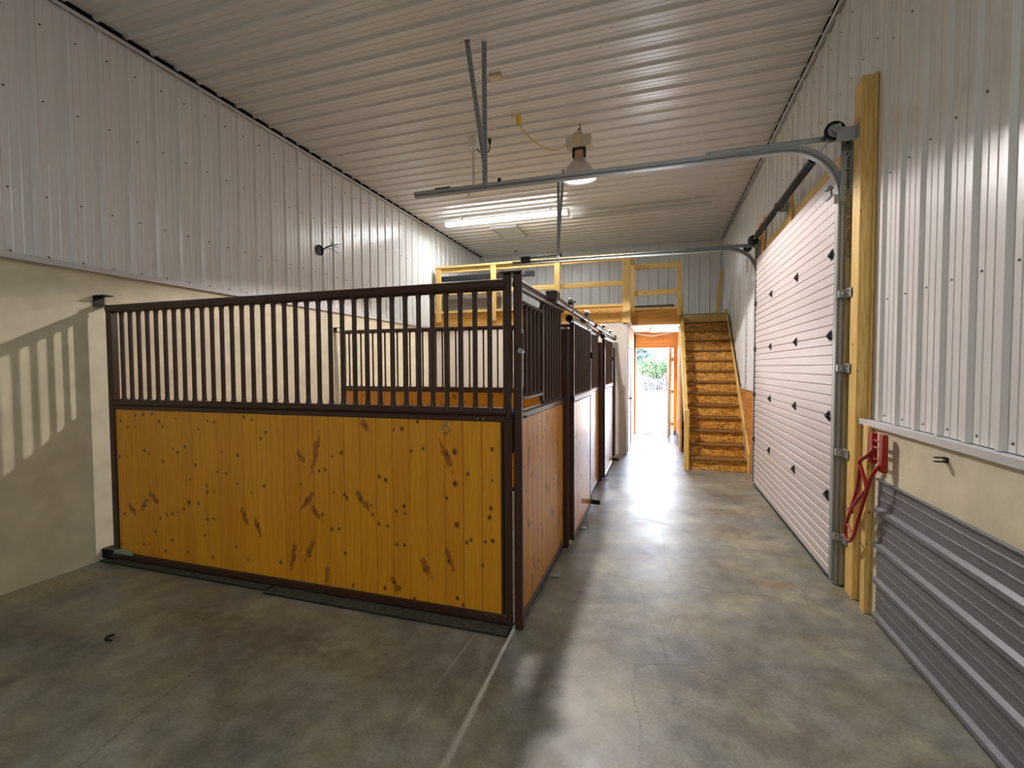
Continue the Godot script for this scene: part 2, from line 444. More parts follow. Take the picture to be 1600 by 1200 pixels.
func make_materials() -> void:
	var m := mat("white_steel", Color(0.893, 0.89, 0.882), 0.25)
	relief(m, 21, 0.02, 0.035)
	m.uv1_triplanar = true; m.uv1_world_triplanar = true; m.uv1_scale = Vector3.ONE * 0.9
	m = mat("ceiling_steel", Color(0.89, 0.88, 0.865), 0.24)
	relief(m, 22, 0.02, 0.03)
	m.uv1_triplanar = true; m.uv1_world_triplanar = true; m.uv1_scale = Vector3.ONE * 0.9
	m = mat("trim_white", Color(0.81, 0.80, 0.80), 0.4)
	m = mat("cream_paint", Color(0.90, 0.86, 0.74), 0.62)
	speckle(m, 23, 0.012, 0.90, 1.0, 0.5)
	relief(m, 24, 0.15, 0.05)
	m = mat("partition_white", Color(0.81, 0.775, 0.73), 0.6)
	m = mat("void", Color(0.10, 0.095, 0.09), 0.9)  # dark colour stands for the shade in gaps behind the sheets
	m = mat("grey_steel", Color(0.47, 0.475, 0.49), 0.38)
	speckle(m, 25, 0.05, 0.84, 1.0, 1.0)
	m = mat("brown_steel", Color(0.285, 0.18, 0.13), 0.33)
	speckle(m, 26, 0.08, 0.80, 1.0, 2.0)
	m = mat("dark_steel", Color(0.10, 0.095, 0.09), 0.5, 0.3)
	m = mat("galvanised", Color(0.70, 0.715, 0.715), 0.42, 0.35)
	speckle(m, 27, 0.06, 0.82, 1.0, 5.0)
	m = mat("chrome", Color(0.78, 0.77, 0.75), 0.18, 1.0)
	m = mat("rubber", Color(0.115, 0.115, 0.11), 0.55)
	speckle(m, 28, 0.05, 0.7, 1.0, 2.0)
	m = mat("dusty_rubber", Color(0.40, 0.38, 0.32), 0.85)
	speckle(m, 61, 0.03, 0.6, 1.0, 1.4)
	m = mat("black_plastic", Color(0.035, 0.035, 0.035), 0.45)
	m = mat("spring_black", Color(0.075, 0.065, 0.06), 0.5, 0.2)
	m = mat("door_white", Color(0.785, 0.75, 0.74), 0.42)
	relief(m, 29, 0.25, 0.03)
	m.uv1_triplanar = true; m.uv1_world_triplanar = true; m.uv1_scale = Vector3.ONE * 2.0
	m = mat("lumber", Color(1, 1, 1), 0.58)
	m.albedo_texture = wood_image(160, 512, Color(0.90, 0.77, 0.47), Color(0.80, 0.63, 0.32), 41, 5)
	m.uv1_scale = Vector3(3.0, 0.9, 1)
	m = mat("osb", Color(1.0, 0.98, 0.86), 0.6)
	m.albedo_texture = osb_image()
	m.uv1_triplanar = true; m.uv1_world_triplanar = true; m.uv1_scale = Vector3.ONE * 0.8
	m = mat("chipboard", Color(1.0, 1.0, 0.92), 0.6)
	m.albedo_texture = M.osb.albedo_texture
	m.uv1_triplanar = true; m.uv1_world_triplanar = true; m.uv1_scale = Vector3.ONE * 2.6
	m = mat("plywood_orange", Color(1, 1, 1), 0.5)
	m.albedo_texture = wood_image(192, 384, Color(0.87, 0.60, 0.28), Color(0.76, 0.46, 0.18), 43, 2)
	m.uv1_scale = Vector3(0.9, 0.45, 1)
	m = mat("fascia_ply", Color(1, 1, 1), 0.6)
	m.albedo_texture = wood_image(192, 384, Color(0.84, 0.62, 0.29), Color(0.72, 0.49, 0.20), 44, 3)
	m.uv1_scale = Vector3(1.2, 0.4, 1)
	m = mat("tread_wood", Color(1, 1, 1), 0.65)
	m.albedo_texture = wood_image(128, 384, Color(0.58, 0.42, 0.20), Color(0.44, 0.30, 0.13), 45, 3)
	m.uv1_scale = Vector3(2.0, 0.8, 1)
	m = mat("pine_boards", Color(1, 1, 1), 0.42)
	m.albedo_texture = boards_image()
	m.clearcoat_enabled = true
	m.clearcoat = 0.5
	m.clearcoat_roughness = 0.16
	m = mat("concrete", Color(1, 1, 1), 1.0)
	var fi := floor_images()
	m.albedo_texture = fi[0]
	m.roughness_texture = fi[1]
	m = mat("red_paint", Color(0.62, 0.09, 0.075), 0.35)
	m = mat("yellow_plastic", Color(0.90, 0.76, 0.10), 0.5)
	m = mat("cord_yellow", Color(0.80, 0.70, 0.30), 0.55)
	m = mat("white_plastic", Color(0.88, 0.87, 0.83), 0.5)
	m = mat("ivory_plastic", Color(0.85, 0.78, 0.60), 0.5)
	m = mat("screw_grey", Color(0.45, 0.45, 0.44), 0.4, 0.5)
	m = mat("hinge_steel", Color(0.30, 0.29, 0.28), 0.4, 0.6)
	m = mat("grey_panel", Color(0.47, 0.44, 0.41), 0.7)
	m = mat("blue_plastic", Color(0.06, 0.17, 0.50), 0.4)
	m = mat("pale_plate", Color(0.58, 0.66, 0.58), 0.45)
	m = mat("stain_grey_wood", Color(1, 1, 1), 0.7)
	m.albedo_texture = wood_image(96, 256, Color(0.63, 0.60, 0.48), Color(0.52, 0.48, 0.37), 46, 0)
	m = mat("ink", Color(0.07, 0.06, 0.05), 0.8)
	m = mat("reflector", Color(0.80, 0.80, 0.80), 0.3, 0.9)
	m = mat("lamp_housing", Color(0.80, 0.76, 0.68), 0.45)
	m = mat("copper_band", Color(0.80, 0.60, 0.50), 0.4, 0.6)
	m = mat("lamp_glow", Color(1, 0.97, 0.92), 0.5)
	m.emission_enabled = true; m.emission = Color(1.0, 0.95, 0.89); m.emission_energy_multiplier = 6.0
	m = mat("tube_glow", Color(1, 1, 1), 0.5)
	m.emission_enabled = true; m.emission = Color(0.98, 0.985, 1.0); m.emission_energy_multiplier = 22.0
	m = mat("tube_dark", Color(0.80, 0.80, 0.78), 0.25)
	m = mat("gravel", Color(0.72, 0.69, 0.64), 0.95)
	speckle(m, 51, 0.09, 0.7, 1.0, 0.6)
	m = mat("leaf_green", Color(0.27, 0.34, 0.19), 0.6)
	m = mat("leaf_blue", Color(0.27, 0.33, 0.31), 0.6)
	m = mat("bark", Color(0.42, 0.38, 0.34), 0.85)
	m = mat("ash_branch", Color(0.30, 0.285, 0.275), 0.85)
	m = mat("steel_door", Color(0.84, 0.80, 0.76), 0.45)
	m = mat("baseboard_grey", Color(0.35, 0.35, 0.36), 0.6)

# ------------------------------------------------------------------ repeated shapes
func sheet(np: int, length: float, rib := 0.019) -> ArrayMesh:
	# ribbed steel sheet: x across the ribs, y along, z towards the room
	var st := mb()
	var prof := []
	for k in np:
		var b := k * PITCH
		prof.append_array([Vector2(b, 0), Vector2(b + 0.018, rib), Vector2(b + 0.044, rib), Vector2(b + 0.062, 0),
			Vector2(b + 0.105, 0), Vector2(b + 0.110, 0.0035), Vector2(b + 0.118, 0.0035), Vector2(b + 0.123, 0),
			Vector2(b + 0.168, 0), Vector2(b + 0.173, 0.0035), Vector2(b + 0.181, 0.0035), Vector2(b + 0.186, 0)])
	prof.append(Vector2(np * PITCH, 0))
	for i in prof.size() - 1:
		var a: Vector2 = prof[i]
		var b: Vector2 = prof[i + 1]
		quad(st, Vector3(a.x, 0, a.y), Vector3(b.x, 0, b.y), Vector3(b.x, length, b.y), Vector3(a.x, length, a.y))
	return st.commit()

func screws(spots: Array, out: Vector3, m: Material, parent: Node) -> void:
	var st := mb()
	for p in spots:
		cyl(st, p, p + out * 0.007, 0.0075, 6, 0.005)
	stuff(put(parent, "screws", st, m))

# ------------------------------------------------------------------ scene
func _ready() -> void:
	rng.seed = 12345
	# camera
	var cam := Camera3D.new()
	cam.name = "camera"
	cam.fov = 79.11
	cam.position = Vector3(0, 1.67, 0)
	cam.rotation_degrees = Vector3(-2.074, 17.566, -0.2885)
	cam.near = 0.05
	cam.far = 300.0
	add_child(cam)
	cam.current = true
	# sky and exposure
	var env := Environment.new()
	env.background_mode = Environment.BG_SKY
	var sky := Sky.new()
	var sm := ProceduralSkyMaterial.new()
	sm.sky_top_color = Color(0.72, 0.82, 0.97)
	sm.sky_horizon_color = Color(0.965, 0.98, 1.0)
	sm.ground_bottom_color = Color(0.5, 0.48, 0.45)
	sm.ground_horizon_color = Color(0.8, 0.8, 0.8)
	sm.sky_energy_multiplier = 1.0
	sky.sky_material = sm
	env.sky = sky
	env.background_energy_multiplier = SKY
	env.tonemap_mode = Environment.TONE_MAPPER_LINEAR
	env.tonemap_exposure = EXPOSURE
	env.sdfgi_enabled = true
	env.ssao_enabled = true
	env.ssil_enabled = true
	var we := WorldEnvironment.new()
	we.name = "world_environment"
	we.environment = env
	add_child(we)
	# sun, outdoors beyond the rear door
	var sun := DirectionalLight3D.new()
	sun.name = "sun"
	sun.light_energy = SUN
	sun.light_color = Color(1.0, 0.96, 0.9)
	sun.light_angular_distance = 0.5
	sun.shadow_enabled = true
	add_child(sun)
	sun.look_at_from_position(Vector3(-7, 7.5, -2.5), Vector3.ZERO)

	for k in 28:
		seams.append(-4.485 + 0.1309 * k)
	seams[0] = PX0
	seams[27] = PX1
	make_materials()
	build_room()
	build_overhead_door()
	build_stalls()
	build_loft()
	build_stairs()
	build_hall()
	build_ceiling_things()
	build_door_hardware()
	build_small_things()
	build_outdoors()

const EXPOSURE := 1.05
const SKY := 34.0
const SUN := 13.0
const LAMP := 14.5
const TUBES := 6.0
const UNSEEN_REAR := 8.5  # strip lamp out of view behind the camera
const HALL := 0.8

func build_room() -> void:
	# floor
	var fl := struct("floor", "grey concrete floor with hairline cracks")
	var st := mb()
	var uvf := func(x: float, z: float) -> Vector2: return Vector2((x + 4.8) / 6.3, (z + 9.0) / 8.0)
	var z := ZB + 0.1
	quad(st, Vector3(-4.8, 0, z), Vector3(1.55, 0, z), Vector3(1.55, 0, -12.0), Vector3(-4.8, 0, -12.0), uvf.call(-4.8, z), uvf.call(1.55, z), uvf.call(1.55, -12.0), uvf.call(-4.8, -12.0))
	box(st, Vector3(-1.62, -0.101, (z - 12.0) / 2), Vector3(6.3, 0.2, z + 12.0))
	put(fl, "slab", st, M.concrete)
	var W := PITCH * 4.0
	# left wall
	var wl := struct("wall_left", "left wall: cream lower wall, white ribbed steel above")
	st = mb()
	box(st, Vector3(-4.78, 2.4, (ZB + ZF) / 2), Vector3(0.2, 4.9, ZB - ZF + 0.4))
	put(wl, "backing", st, M.void)
	st = mb()
	box(st, Vector3(-4.645, 1.255, (ZB + ZF) / 2), Vector3(0.02, 2.51, ZB - ZF))
	put(wl, "lower_board", st, M.cream_paint)
	var mesh := sheet(4, 2.055)
	var zz := -2.155 + PITCH * 40 + 0.031
	var lz := []
	while zz > ZF:
		put(wl, "panel", mesh, M.white_steel, Vector3(XL, 2.535, zz), Basis(Vector3(0, 0, -1), Vector3.UP, Vector3.RIGHT))
		zz -= W
	var spots := []
	zz = -2.155 + PITCH * 6
	while zz > ZF:
		for y in [2.56, 3.03, 3.77, 4.36]:
			spots.append(Vector3(XL, y, zz - 0.058 + PITCH))
		zz -= PITCH
	screws(spots, Vector3.RIGHT, M.dark_steel, wl)
	st = mb()
	box(st, Vector3(-4.618, 2.517, (ZB + ZF) / 2), Vector3(0.05, 0.030, ZB - ZF), 0.003)
	box(st, Vector3(-4.594, 2.522, (ZB + ZF) / 2), Vector3(0.006, 0.05, ZB - ZF), 0.002)
	put(wl, "lower_trim", st, M.trim_white)
	st = mb()
	box(st, Vector3(-4.605, 4.600, (ZB + ZF) / 2), Vector3(0.05, 0.012, ZB - ZF), 0.003)
	box(st, Vector3(-4.582, 4.588, (ZB + ZF) / 2), Vector3(0.006, 0.035, ZB - ZF), 0.002)
	put(wl, "upper_trim", st, M.trim_white)
	# right wall
	var wr := struct("wall_right", "right wall: ribbed white steel over cream board and grey steel wainscot")
	st = mb()
	box(st, Vector3(1.56, 2.4, (ZB + ZF) / 2), Vector3(0.2, 4.9, ZB - ZF + 0.4))
	put(wr, "backing", st, M.void)
	st = mb()
	box(st, Vector3(1.37, 0.64, (ZB - 3.86) / 2), Vector3(0.02, 1.28, ZB + 3.86))
	put(wr, "cream_board", st, M.cream_paint)
	st = mb()
	box(st, Vector3(1.37, 0.64, (-7.3 + ZF) / 2), Vector3(0.02, 1.28, -ZF - 7.3), 0, Vector2(0.4, 0))
	put(wr, "plywood_board", st, M.plywood_orange)
	var tall := sheet(4, 4.585 - 1.30)
	var short := sheet(4, 4.585 - 3.19)
	zz = ZB - 0.3
	var first := -3.029 + 0.03
	zz = first + W * 6
	# near the camera: z runs +; sheet x axis = +z
	var bas := Basis(Vector3(0, 0, 1), Vector3.UP, Vector3.LEFT)
	zz = first - PITCH * 3.0
	while zz < ZB:
		put(wr, "panel", tall, M.white_steel, Vector3(XR, 1.30, zz - 0.03), bas)
		zz += W
	zz = first - PITCH * 3.0 - W
	put(wr, "panel", sheet(1, 4.585 - 1.30), M.white_steel, Vector3(XR, 1.30, first - PITCH * 4.0 - 0.03), bas)
	zz = first - PITCH * 4.0
	for k in 4:
		zz -= W
		put(wr, "panel", short, M.white_steel, Vector3(XR, 3.19, zz - 0.03), bas)
	while zz > ZF:
		zz -= W
		put(wr, "panel", tall, M.white_steel, Vector3(XR, 1.30, zz - 0.03), bas)
	spots = []
	for k in range(-40, 22):
		var q := first + PITCH * k + 0.07
		if q < ZF: continue
		for y in ([1.34, 2.10, 2.905, 3.75, 4.4] if q > -3.8 or q < -7.4 else [3.9, 4.4]):
			spots.append(Vector3(XR, y, q))
	screws(spots, Vector3.LEFT, M.screw_grey, wr)
	st = mb()
	box(st, Vector3(1.375, 1.289, (ZB - 3.86) / 2), Vector3(0.075, 0.014, ZB + 3.86), 0.003)
	box(st, Vector3(1.34, 1.283, (ZB - 3.86) / 2), Vector3(0.006, 0.042, ZB + 3.86), 0.002)
	put(wr, "ledge_trim", st, M.trim_white)
	st = mb()
	box(st, Vector3(1.375, 1.289, (-7.3 + ZF) / 2), Vector3(0.07, 0.014, -ZF - 7.3), 0.003)
	put(wr, "plywood_trim", st, M.trim_white)
	st = mb()
	box(st, Vector3(1.39, 4.600, (ZB + ZF) / 2), Vector3(0.05, 0.012, ZB - ZF), 0.003)
	box(st, Vector3(1.367, 4.590, (ZB + ZF) / 2), Vector3(0.006, 0.035, ZB - ZF), 0.002)
	put(wr, "upper_trim", st, M.trim_white)
	# grey wainscot, ribs lying along the wall
	var gm := sheet(4, 3.3)
	for k in 3:
		put(wr, "wainscot_panel", gm, M.grey_steel, Vector3(1.357, 0.006, -3.56 + 3.3 * k), Basis(Vector3(0, 1, 0), Vector3(0, 0, 1), Vector3(-1, 0, 0)).orthonormalized())
	st = mb()
	box(st, Vector3(1.352, 0.935, 1.39), Vector3(0.018, 0.012, 9.9), 0.002)
	put(wr, "wainscot_cap", st, M.grey_steel)
	# far wall
	var wf := struct("wall_back", "far end wall of white ribbed steel above the loft")
	st = mb()
	box(st, Vector3(-2.70, 2.4, -11.99), Vector3(4.30, 4.9, 0.2))
	box(st, Vector3(0.92, 2.4, -11.99), Vector3(1.15, 4.9, 0.2))
	box(st, Vector3(-0.10, 3.50, -11.99), Vector3(0.92, 2.7, 0.2))
	put(wf, "backing", st, M.void)
	var fm := sheet(4, 4.63 - 2.52)
	for k in 7:
		put(wf, "panel", fm, M.white_steel, Vector3(-4.72 + W * k, 2.52, ZF), Basis())
	st = mb()
	box(st, Vector3(-1.62, 4.612, ZF + 0.03), Vector3(6.0, 0.03, 0.03), 0.003)
	put(wf, "upper_trim", st, M.trim_white)
	# unseen wall behind the camera, set far back for gentler light falloff
	var wb := struct("wall_front", "unseen white ribbed steel wall closing the near end")
	st = mb()
	box(st, Vector3(-1.62, 2.4, ZB + 0.12), Vector3(6.6, 4.9, 0.2))
	put(wb, "backing", st, M.void)
	var bm := sheet(4, 4.63)
	for k in 7:
		put(wb, "panel", bm, M.white_steel, Vector3(1.62 - W * k, 0, ZB), Basis(Vector3.LEFT, Vector3.UP, Vector3.FORWARD))
	# ceiling
	var ce := struct("ceiling", "white ribbed steel ceiling")
	st = mb()
	box(st, Vector3(-1.62, CEIL + 0.14, (ZB + ZF) / 2), Vector3(6.7, 0.2, ZB - ZF + 0.5))
	put(ce, "backing", st, M.void)
	var cm := sheet(4, 5.95, 0.025)
	zz = -3.734 + 0.031 + W * 12
	while zz > ZF:
		put(ce, "panel", cm, M.ceiling_steel, Vector3(-4.583, CEIL, zz), Basis(Vector3(0, 0, -1), Vector3(1, 0, 0), Vector3(0, -1, 0)))
		zz -= W
	spots = []
	zz = -3.734 + PITCH * 5
	var row := 0
	while zz > ZF:
		for k in 5:
			spots.append(Vector3(-4.2 + 1.22 * k + (0.0 if row % 2 == 0 else 0.12), CEIL, zz - 0.07))
		zz -= PITCH
		row += 1
	screws(spots, Vector3.DOWN, M.trim_white, ce)

func build_overhead_door() -> void:
	var d := struct("door_1", "white sectional overhead garage door with ribbed sections")
	var z0 := -7.19
	var z1 := -4.16
	var sh := 0.6235
	# one section: ribbed profile extruded along z (x = depth towards room negative)
	var prof := []
	prof.append(Vector2(0.045, 0.002))
	prof.append(Vector2(0.004, 0.002))
	prof.append(Vector2(0.0, 0.008))
	for k in 7:
		var y := 0.078 * (k + 1)
		prof.append_array([Vector2(0.0, y - 0.016), Vector2(0.008, y - 0.010), Vector2(0.008, y + 0.004), Vector2(0.0, y + 0.011)])
	prof.append(Vector2(0.0, sh - 0.008))
	prof.append(Vector2(0.004, sh - 0.002))
	prof.append(Vector2(0.045, sh - 0.002))
	var st := mb()
	extrude(st, prof, z1 - z0, Transform3D(Basis(Vector3(1, 0, 0), Vector3(0, 1, 0), Vector3(0, 0, 1)), Vector3.ZERO))
	var sm := st.commit()
	# hinge: two leaves, a knuckle and a roller
	st = mb()
	box(st, Vector3(-0.003, 0.035, 0), Vector3(0.005, 0.055, 0.075), 0.001)
	box(st, Vector3(-0.003, -0.035, 0), Vector3(0.005, 0.055, 0.075), 0.001)
	for s in [-1.0, 1.0]:
		facing(st, [Vector3(-0.005, 0.05, 0.026 * s), Vector3(-0.005, -0.05, 0.026 * s), Vector3(-0.045, 0, 0.026 * s)], Vector3(0, 0, s))
		facing(st, [Vector3(-0.005, 0.05, 0.022 * s), Vector3(-0.005, -0.05, 0.022 * s), Vector3(-0.045, 0, 0.022 * s)], Vector3(0, 0, -s))
	cyl(st, Vector3(-0.03, 0, -0.045), Vector3(-0.03, 0, 0.045), 0.010, 8)
	var hm := st.commit()
	for k in 5:
		var s := put(d, "section", sm, M.door_white, Vector3(1.27, 0.03 + sh * k, z0))
		if k < 4:
			for hz in [0.04, 0.965, 2.035, 2.985]:
				put(s, "hinge", hm, M.hinge_steel, Vector3(0, sh, hz), Basis().scaled(Vector3.ONE * 0.68))
	# top fixture bracket
	st = mb()
	box(st, Vector3(1.262, 3.02, -4.32), Vector3(0.006, 0.06, 0.16), 0.001)
	box(st, Vector3(1.245, 3.05, -4.26), Vector3(0.03, 0.012, 0.10), 0.001)
	put(d, "top_bracket", st, M.galvanised)
	st = mb()
	box(st, Vector3(1.29, 0.016, (z0 + z1) / 2), Vector3(0.042, 0.03, z1 - z0), 0.008)
	put(d, "bottom_seal", st, M.rubber)

func bar_mesh(h: float, r: float) -> ArrayMesh:
	var st := mb()
	lathe(st, [Vector2(r * 1.7, 0), Vector2(r * 1.22, 0.018), Vector2(r, 0.045), Vector2(r, h - 0.045), Vector2(r * 1.22, h - 0.018), Vector2(r * 1.7, h)], 10, Vector3.ZERO)
	return st.commit()

var plank := []
func make_planks() -> void:
	for k in 27:
		var x0: float = seams[k]
		var x1: float = seams[k + 1]
		var w := x1 - x0 - 0.0035
		var st := mb()
		var h := PY1 - PY0
		# v-edged board, uv into the board picture
		var pr := [Vector2(-w / 2, -0.010), Vector2(w / 2, -0.010), Vector2(w / 2, 0.006), Vector2(w / 2 - 0.004, 0.010), Vector2(-w / 2 + 0.004, 0.010), Vector2(-w / 2, 0.006)]
		for i in 6:
			var a: Vector2 = pr[i]
			var b: Vector2 = pr[(i + 1) % 6]
			var ua := ((x0 + x1) / 2 + a.x - PX0) / (PX1 - PX0)
			var ub := ((x0 + x1) / 2 + b.x - PX0) / (PX1 - PX0)
			facing(st, [Vector3(a.x, 0, a.y), Vector3(b.x, 0, b.y), Vector3(b.x, h, b.y), Vector3(a.x, h, a.y)], Vector3(b.y - a.y, 0, -(b.x - a.x)), [Vector2(ua, 1), Vector2(ub, 1), Vector2(ub, 0), Vector2(ua, 0)])
		plank.append(st.commit())

func build_stalls() -> void:
	make_planks()
	var zf := -2.78
	# ---- panel across the aisle end
	var p := thing("stall_partition", "amber pine stall partition with brown steel bars and tie ring, facing open floor", "stall panel", Vector3(-2.69, 0, zf), "horse stall partitions")
	var o := Vector3(2.69, 0, 0)
	var L := -4.475
	var R := -0.910
	var st := mb()
	box(st, o + Vector3(L, 1.10, 0), Vector3(0.062, 2.13, 0.062), 0.008)
	put(p, "post", st, M.brown_steel)
	st = mb()
	box(st, o + Vector3(R, 1.125, 0), Vector3(0.052, 2.25, 0.034), 0.008)
	put(p, "post", st, M.brown_steel)
	st = mb()
	cyl(st, o + Vector3(L - 0.03, 2.185, 0), o + Vector3(R, 2.185, 0), 0.036, 16)
	put(p, "top_rail", st, M.brown_steel)
	st = mb()
	cyl(st, o + Vector3(L, 1.385, 0), o + Vector3(R, 1.385, 0), 0.030, 14)
	box(st, o + Vector3((L + R) / 2, 1.343, 0.0), Vector3(R - L, 0.036, 0.05), 0.004)
	put(p, "middle_rail", st, M.brown_steel)
	st = mb()
	box(st, o + Vector3((L + R) / 2, 0.066, 0.0), Vector3(R - L, 0.05, 0.056), 0.006)
	cyl(st, o + Vector3(L, 0.04, 0), o + Vector3(R, 0.04, 0), 0.024, 12)
	put(p, "bottom_rail", st, M.brown_steel)
	for k in 27:
		put(p, "board", plank[k], M.pine_boards, o + Vector3((seams[k] + seams[k + 1]) / 2, PY0, 0.008))
	st = mb()
	box(st, o + Vector3(-0.944, 0.71, 0.006), Vector3(0.014, 1.24, 0.03), 0.003)
	put(p, "edge_channel", st, M.brown_steel)
	var bar := bar_mesh(0.765, 0.0165)
	for k in 34:
		put(p, "bar", bar, M.brown_steel, o + Vector3(-4.353 + 0.1008 * k, 1.400, 0))
	# wall brackets, cap plate, screws, pale strip
	st = mb()
	box(st, o + Vector3(-4.568, 2.30, 0), Vector3(0.130, 0.008, 0.085), 0.001)
	box(st, o + Vector3(-4.568, 2.215, 0), Vector3(0.130, 0.008, 0.085), 0.001)
	box(st, o + Vector3(-4.627, 2.258, 0), Vector3(0.012, 0.09, 0.085), 0.001)
	put(p, "wall_bracket", st, M.dark_steel)
	st = mb()
	box(st, o + Vector3(-4.568, 0.10, 0), Vector3(0.130, 0.008, 0.085), 0.001)
	box(st, o + Vector3(-4.568, 0.03, 0), Vector3(0.130, 0.008, 0.085), 0.001)
	box(st, o + Vector3(-4.627, 0.065, 0), Vector3(0.012, 0.08, 0.085), 0.001)
	put(p, "wall_bracket", st, M.dark_steel)
	st = mb()
	box(st, o + Vector3(-4.36, 0.098, 0.034), Vector3(0.20, 0.038, 0.012), 0.003)
	box(st, o + Vector3(-4.455, 0.100, 0.042), Vector3(0.06, 0.030, 0.006), 0.002)
	put(p, "pale_strip", st, M.pale_plate).set_meta("label", "pale grey-green metal strip")
	st = mb()
	cyl(st, Vector3.ZERO, Vector3(0, 0, 0.007), 0.006, 8)
	var scr := st.commit()
	for q in [Vector2(-1.10, 1.345), Vector2(-1.06, 1.345), Vector2(-1.0, 0.075), Vector2(-1.05, 0.077), Vector2(-0.93, 0.06)]:
		put(p, "screw", scr, M.chrome, o + Vector3(q.x, q.y, 0.024))
	st = mb()
	var rp := []
	for k in 21:
		var a := TAU * k / 20
		rp.append(o + Vector3(-1.327 + 0.028 * sin(a), 1.275 + 0.028 * cos(a), 0.034))
	tube(st, rp, 0.004, 8, false)
	cyl(st, o + Vector3(-1.327, 1.308, 0.02), o + Vector3(-1.327, 1.308, 0.042), 0.007, 8)
	put(p, "tie_ring", st, M.chrome).set_meta("label", "small steel tie ring")
	# ---- divider between the stalls
	var zr := -5.86
	p = thing("stall_partition", "amber pine divider with thin brown bars between the two stalls", "stall panel", Vector3(-2.69, 0, zr), "horse stall partitions")
	var brace := Vector3.ZERO
	st = mb()
	box(st, o + Vector3(-4.49, 1.12, 0), Vector3(0.062, 2.17, 0.062), 0.008)
	put(p, "post", st, M.brown_steel)
	st = mb()
	cyl(st, o + Vector3(-4.52, 2.20, 0), o + Vector3(-0.90, 2.20, 0), 0.03, 12)
	put(p, "top_rail", st, M.brown_steel)
	st = mb()
	box(st, o + Vector3(-2.69, 1.365, 0), Vector3(3.58, 0.075, 0.056), 0.012)
	put(p, "middle_rail", st, M.brown_steel)
	st = mb()
	box(st, o + Vector3(-2.69, 0.052, 0), Vector3(3.58, 0.06, 0.056), 0.008)
	put(p, "bottom_rail", st, M.brown_steel)
	for k in 27:
		put(p, "board", plank[(k * 11 + 5) % 26 + 1], M.pine_boards, o + Vector3(-4.43 + 0.1309 * (k + 0.5), PY0, 0.008))
	bar = bar_mesh(0.785, 0.012)
	for k in 34:
		put(p, "bar", bar, M.brown_steel, o + Vector3(-4.383 + 0.1013 * k, 1.395, 0))
	st = mb()
	box(st, o + Vector3(-4.575, 2.27, 0), Vector3(0.115, 0.008, 0.07))
	box(st, o + Vector3(-4.575, 2.205, 0), Vector3(0.115, 0.008, 0.07))
	box(st, o + Vector3(-4.627, 2.24, 0), Vector3(0.012, 0.07, 0.07))
	put(p, "wall_bracket", st, M.dark_steel)
	# ---- fixed grilles along the aisle
	side_panel("stall_grille_panel", "glossy pine and brown bar grille panel with small swing-out feed gate", -2.805, -4.185, true)
	side_panel("stall_grille_panel", "pine and brown bar grille panel between the two sliding stall doors", -5.42, -6.79, false)
	side_panel("stall_grille_panel", "narrow pine and brown bar grille panel beside the white partition wall", -8.08, -8.86, false)
	# corner post with cap, door posts
	var cp := thing("stall_corner_post", "tall brown steel corner post under a flat cap plate", "post", Vector3(-0.840, 0, -2.78))
	st = mb()
	box(st, Vector3(0, 1.125, 0), Vector3(0.052, 2.25, 0.034), 0.008)
	put(cp, "tube", st, M.brown_steel)
	st = mb()
	box(st, Vector3(-0.038, 2.2565, 0), Vector3(0.150, 0.012, 0.07), 0.004)
	put(cp, "cap_plate", st, M.brown_steel)
	st = mb()
	box(st, Vector3(0.020, 1.83, 0.026), Vector3(0.05, 0.10, 0.016), 0.003)
	put(cp, "latch_plate", st, M.brown_steel)
	st = mb()
	cyl(st, Vector3(0.03, 1.77, 0.01), Vector3(0.03, 1.77, 0.052), 0.017, 12)
	cyl(st, Vector3(0.03, 1.77, 0.05), Vector3(0.03, 1.77, 0.062), 0.011, 6)
	put(cp, "bolt", st, M.chrome).set_meta("label", "round bright steel bolt head")
	var k := 0
	for a in [[-4.225, "brown steel door post between the feed gate panel and first sliding door"], [-6.83, "brown steel door post ahead of the second sliding stall door"], [-8.89, "brown steel end post against the white partition wall"]]:
		var q := thing("stall_door_post", a[1], "post", Vector3(-0.838, 0, a[0]))
		st = mb()
		box(st, Vector3(0.006, 1.014, 0), Vector3(0.086, 2.02, 0.07), 0.01)
		put(q, "tube", st, M.brown_steel)
		st = mb()
		box(st, Vector3(0, 0.004, 0), Vector3(0.09, 0.008, 0.09), 0.002)
		put(q, "foot_plate", st, M.brown_steel)
		k += 1
	sliding_door(-4.28, -5.42, "varnished pine sliding stall door nearest the feed gate panel", 0)
	sliding_door(-6.88, -8.05, "varnished pine sliding stall door nearest the white partition wall", 1)
	# overhead rails of the doors
	var tr := thing("door_rail", "brown pipe rail carrying the first sliding stall door", "rail", Vector3(-0.79, 2.205, -4.6))
	st = mb()
	cyl(st, Vector3(0, 0, 1.05), Vector3(0, 0, -1.22), 0.030, 14)
	put(tr, "pipe", st, M.brown_steel)
	st = mb()
	box(st, Vector3(0, 0.012, 1.04), Vector3(0.085, 0.075, 0.11), 0.004)
	put(tr, "end_bracket", st, M.brown_steel)
	st = mb()
	box(st, Vector3(-0.03, -0.03, -0.62), Vector3(0.06, 0.11, 0.05), 0.004)
	put(tr, "support_bracket", st, M.brown_steel)
	tr = thing("door_rail", "brown pipe rail carrying the second sliding stall door", "rail", Vector3(-0.79, 2.20, -7.3))
	st = mb()
	cyl(st, Vector3(0, 0, 1.25), Vector3(0, 0, -1.50), 0.030, 14)
	put(tr, "pipe", st, M.brown_steel)
	st = mb()
	box(st, Vector3(-0.03, -0.02, 0.42), Vector3(0.06, 0.11, 0.05), 0.004)
	put(tr, "support_bracket", st, M.brown_steel)
	st = mb()
	box(st, Vector3(-0.02, 0.0, -1.47), Vector3(0.11, 0.085, 0.06), 0.004)
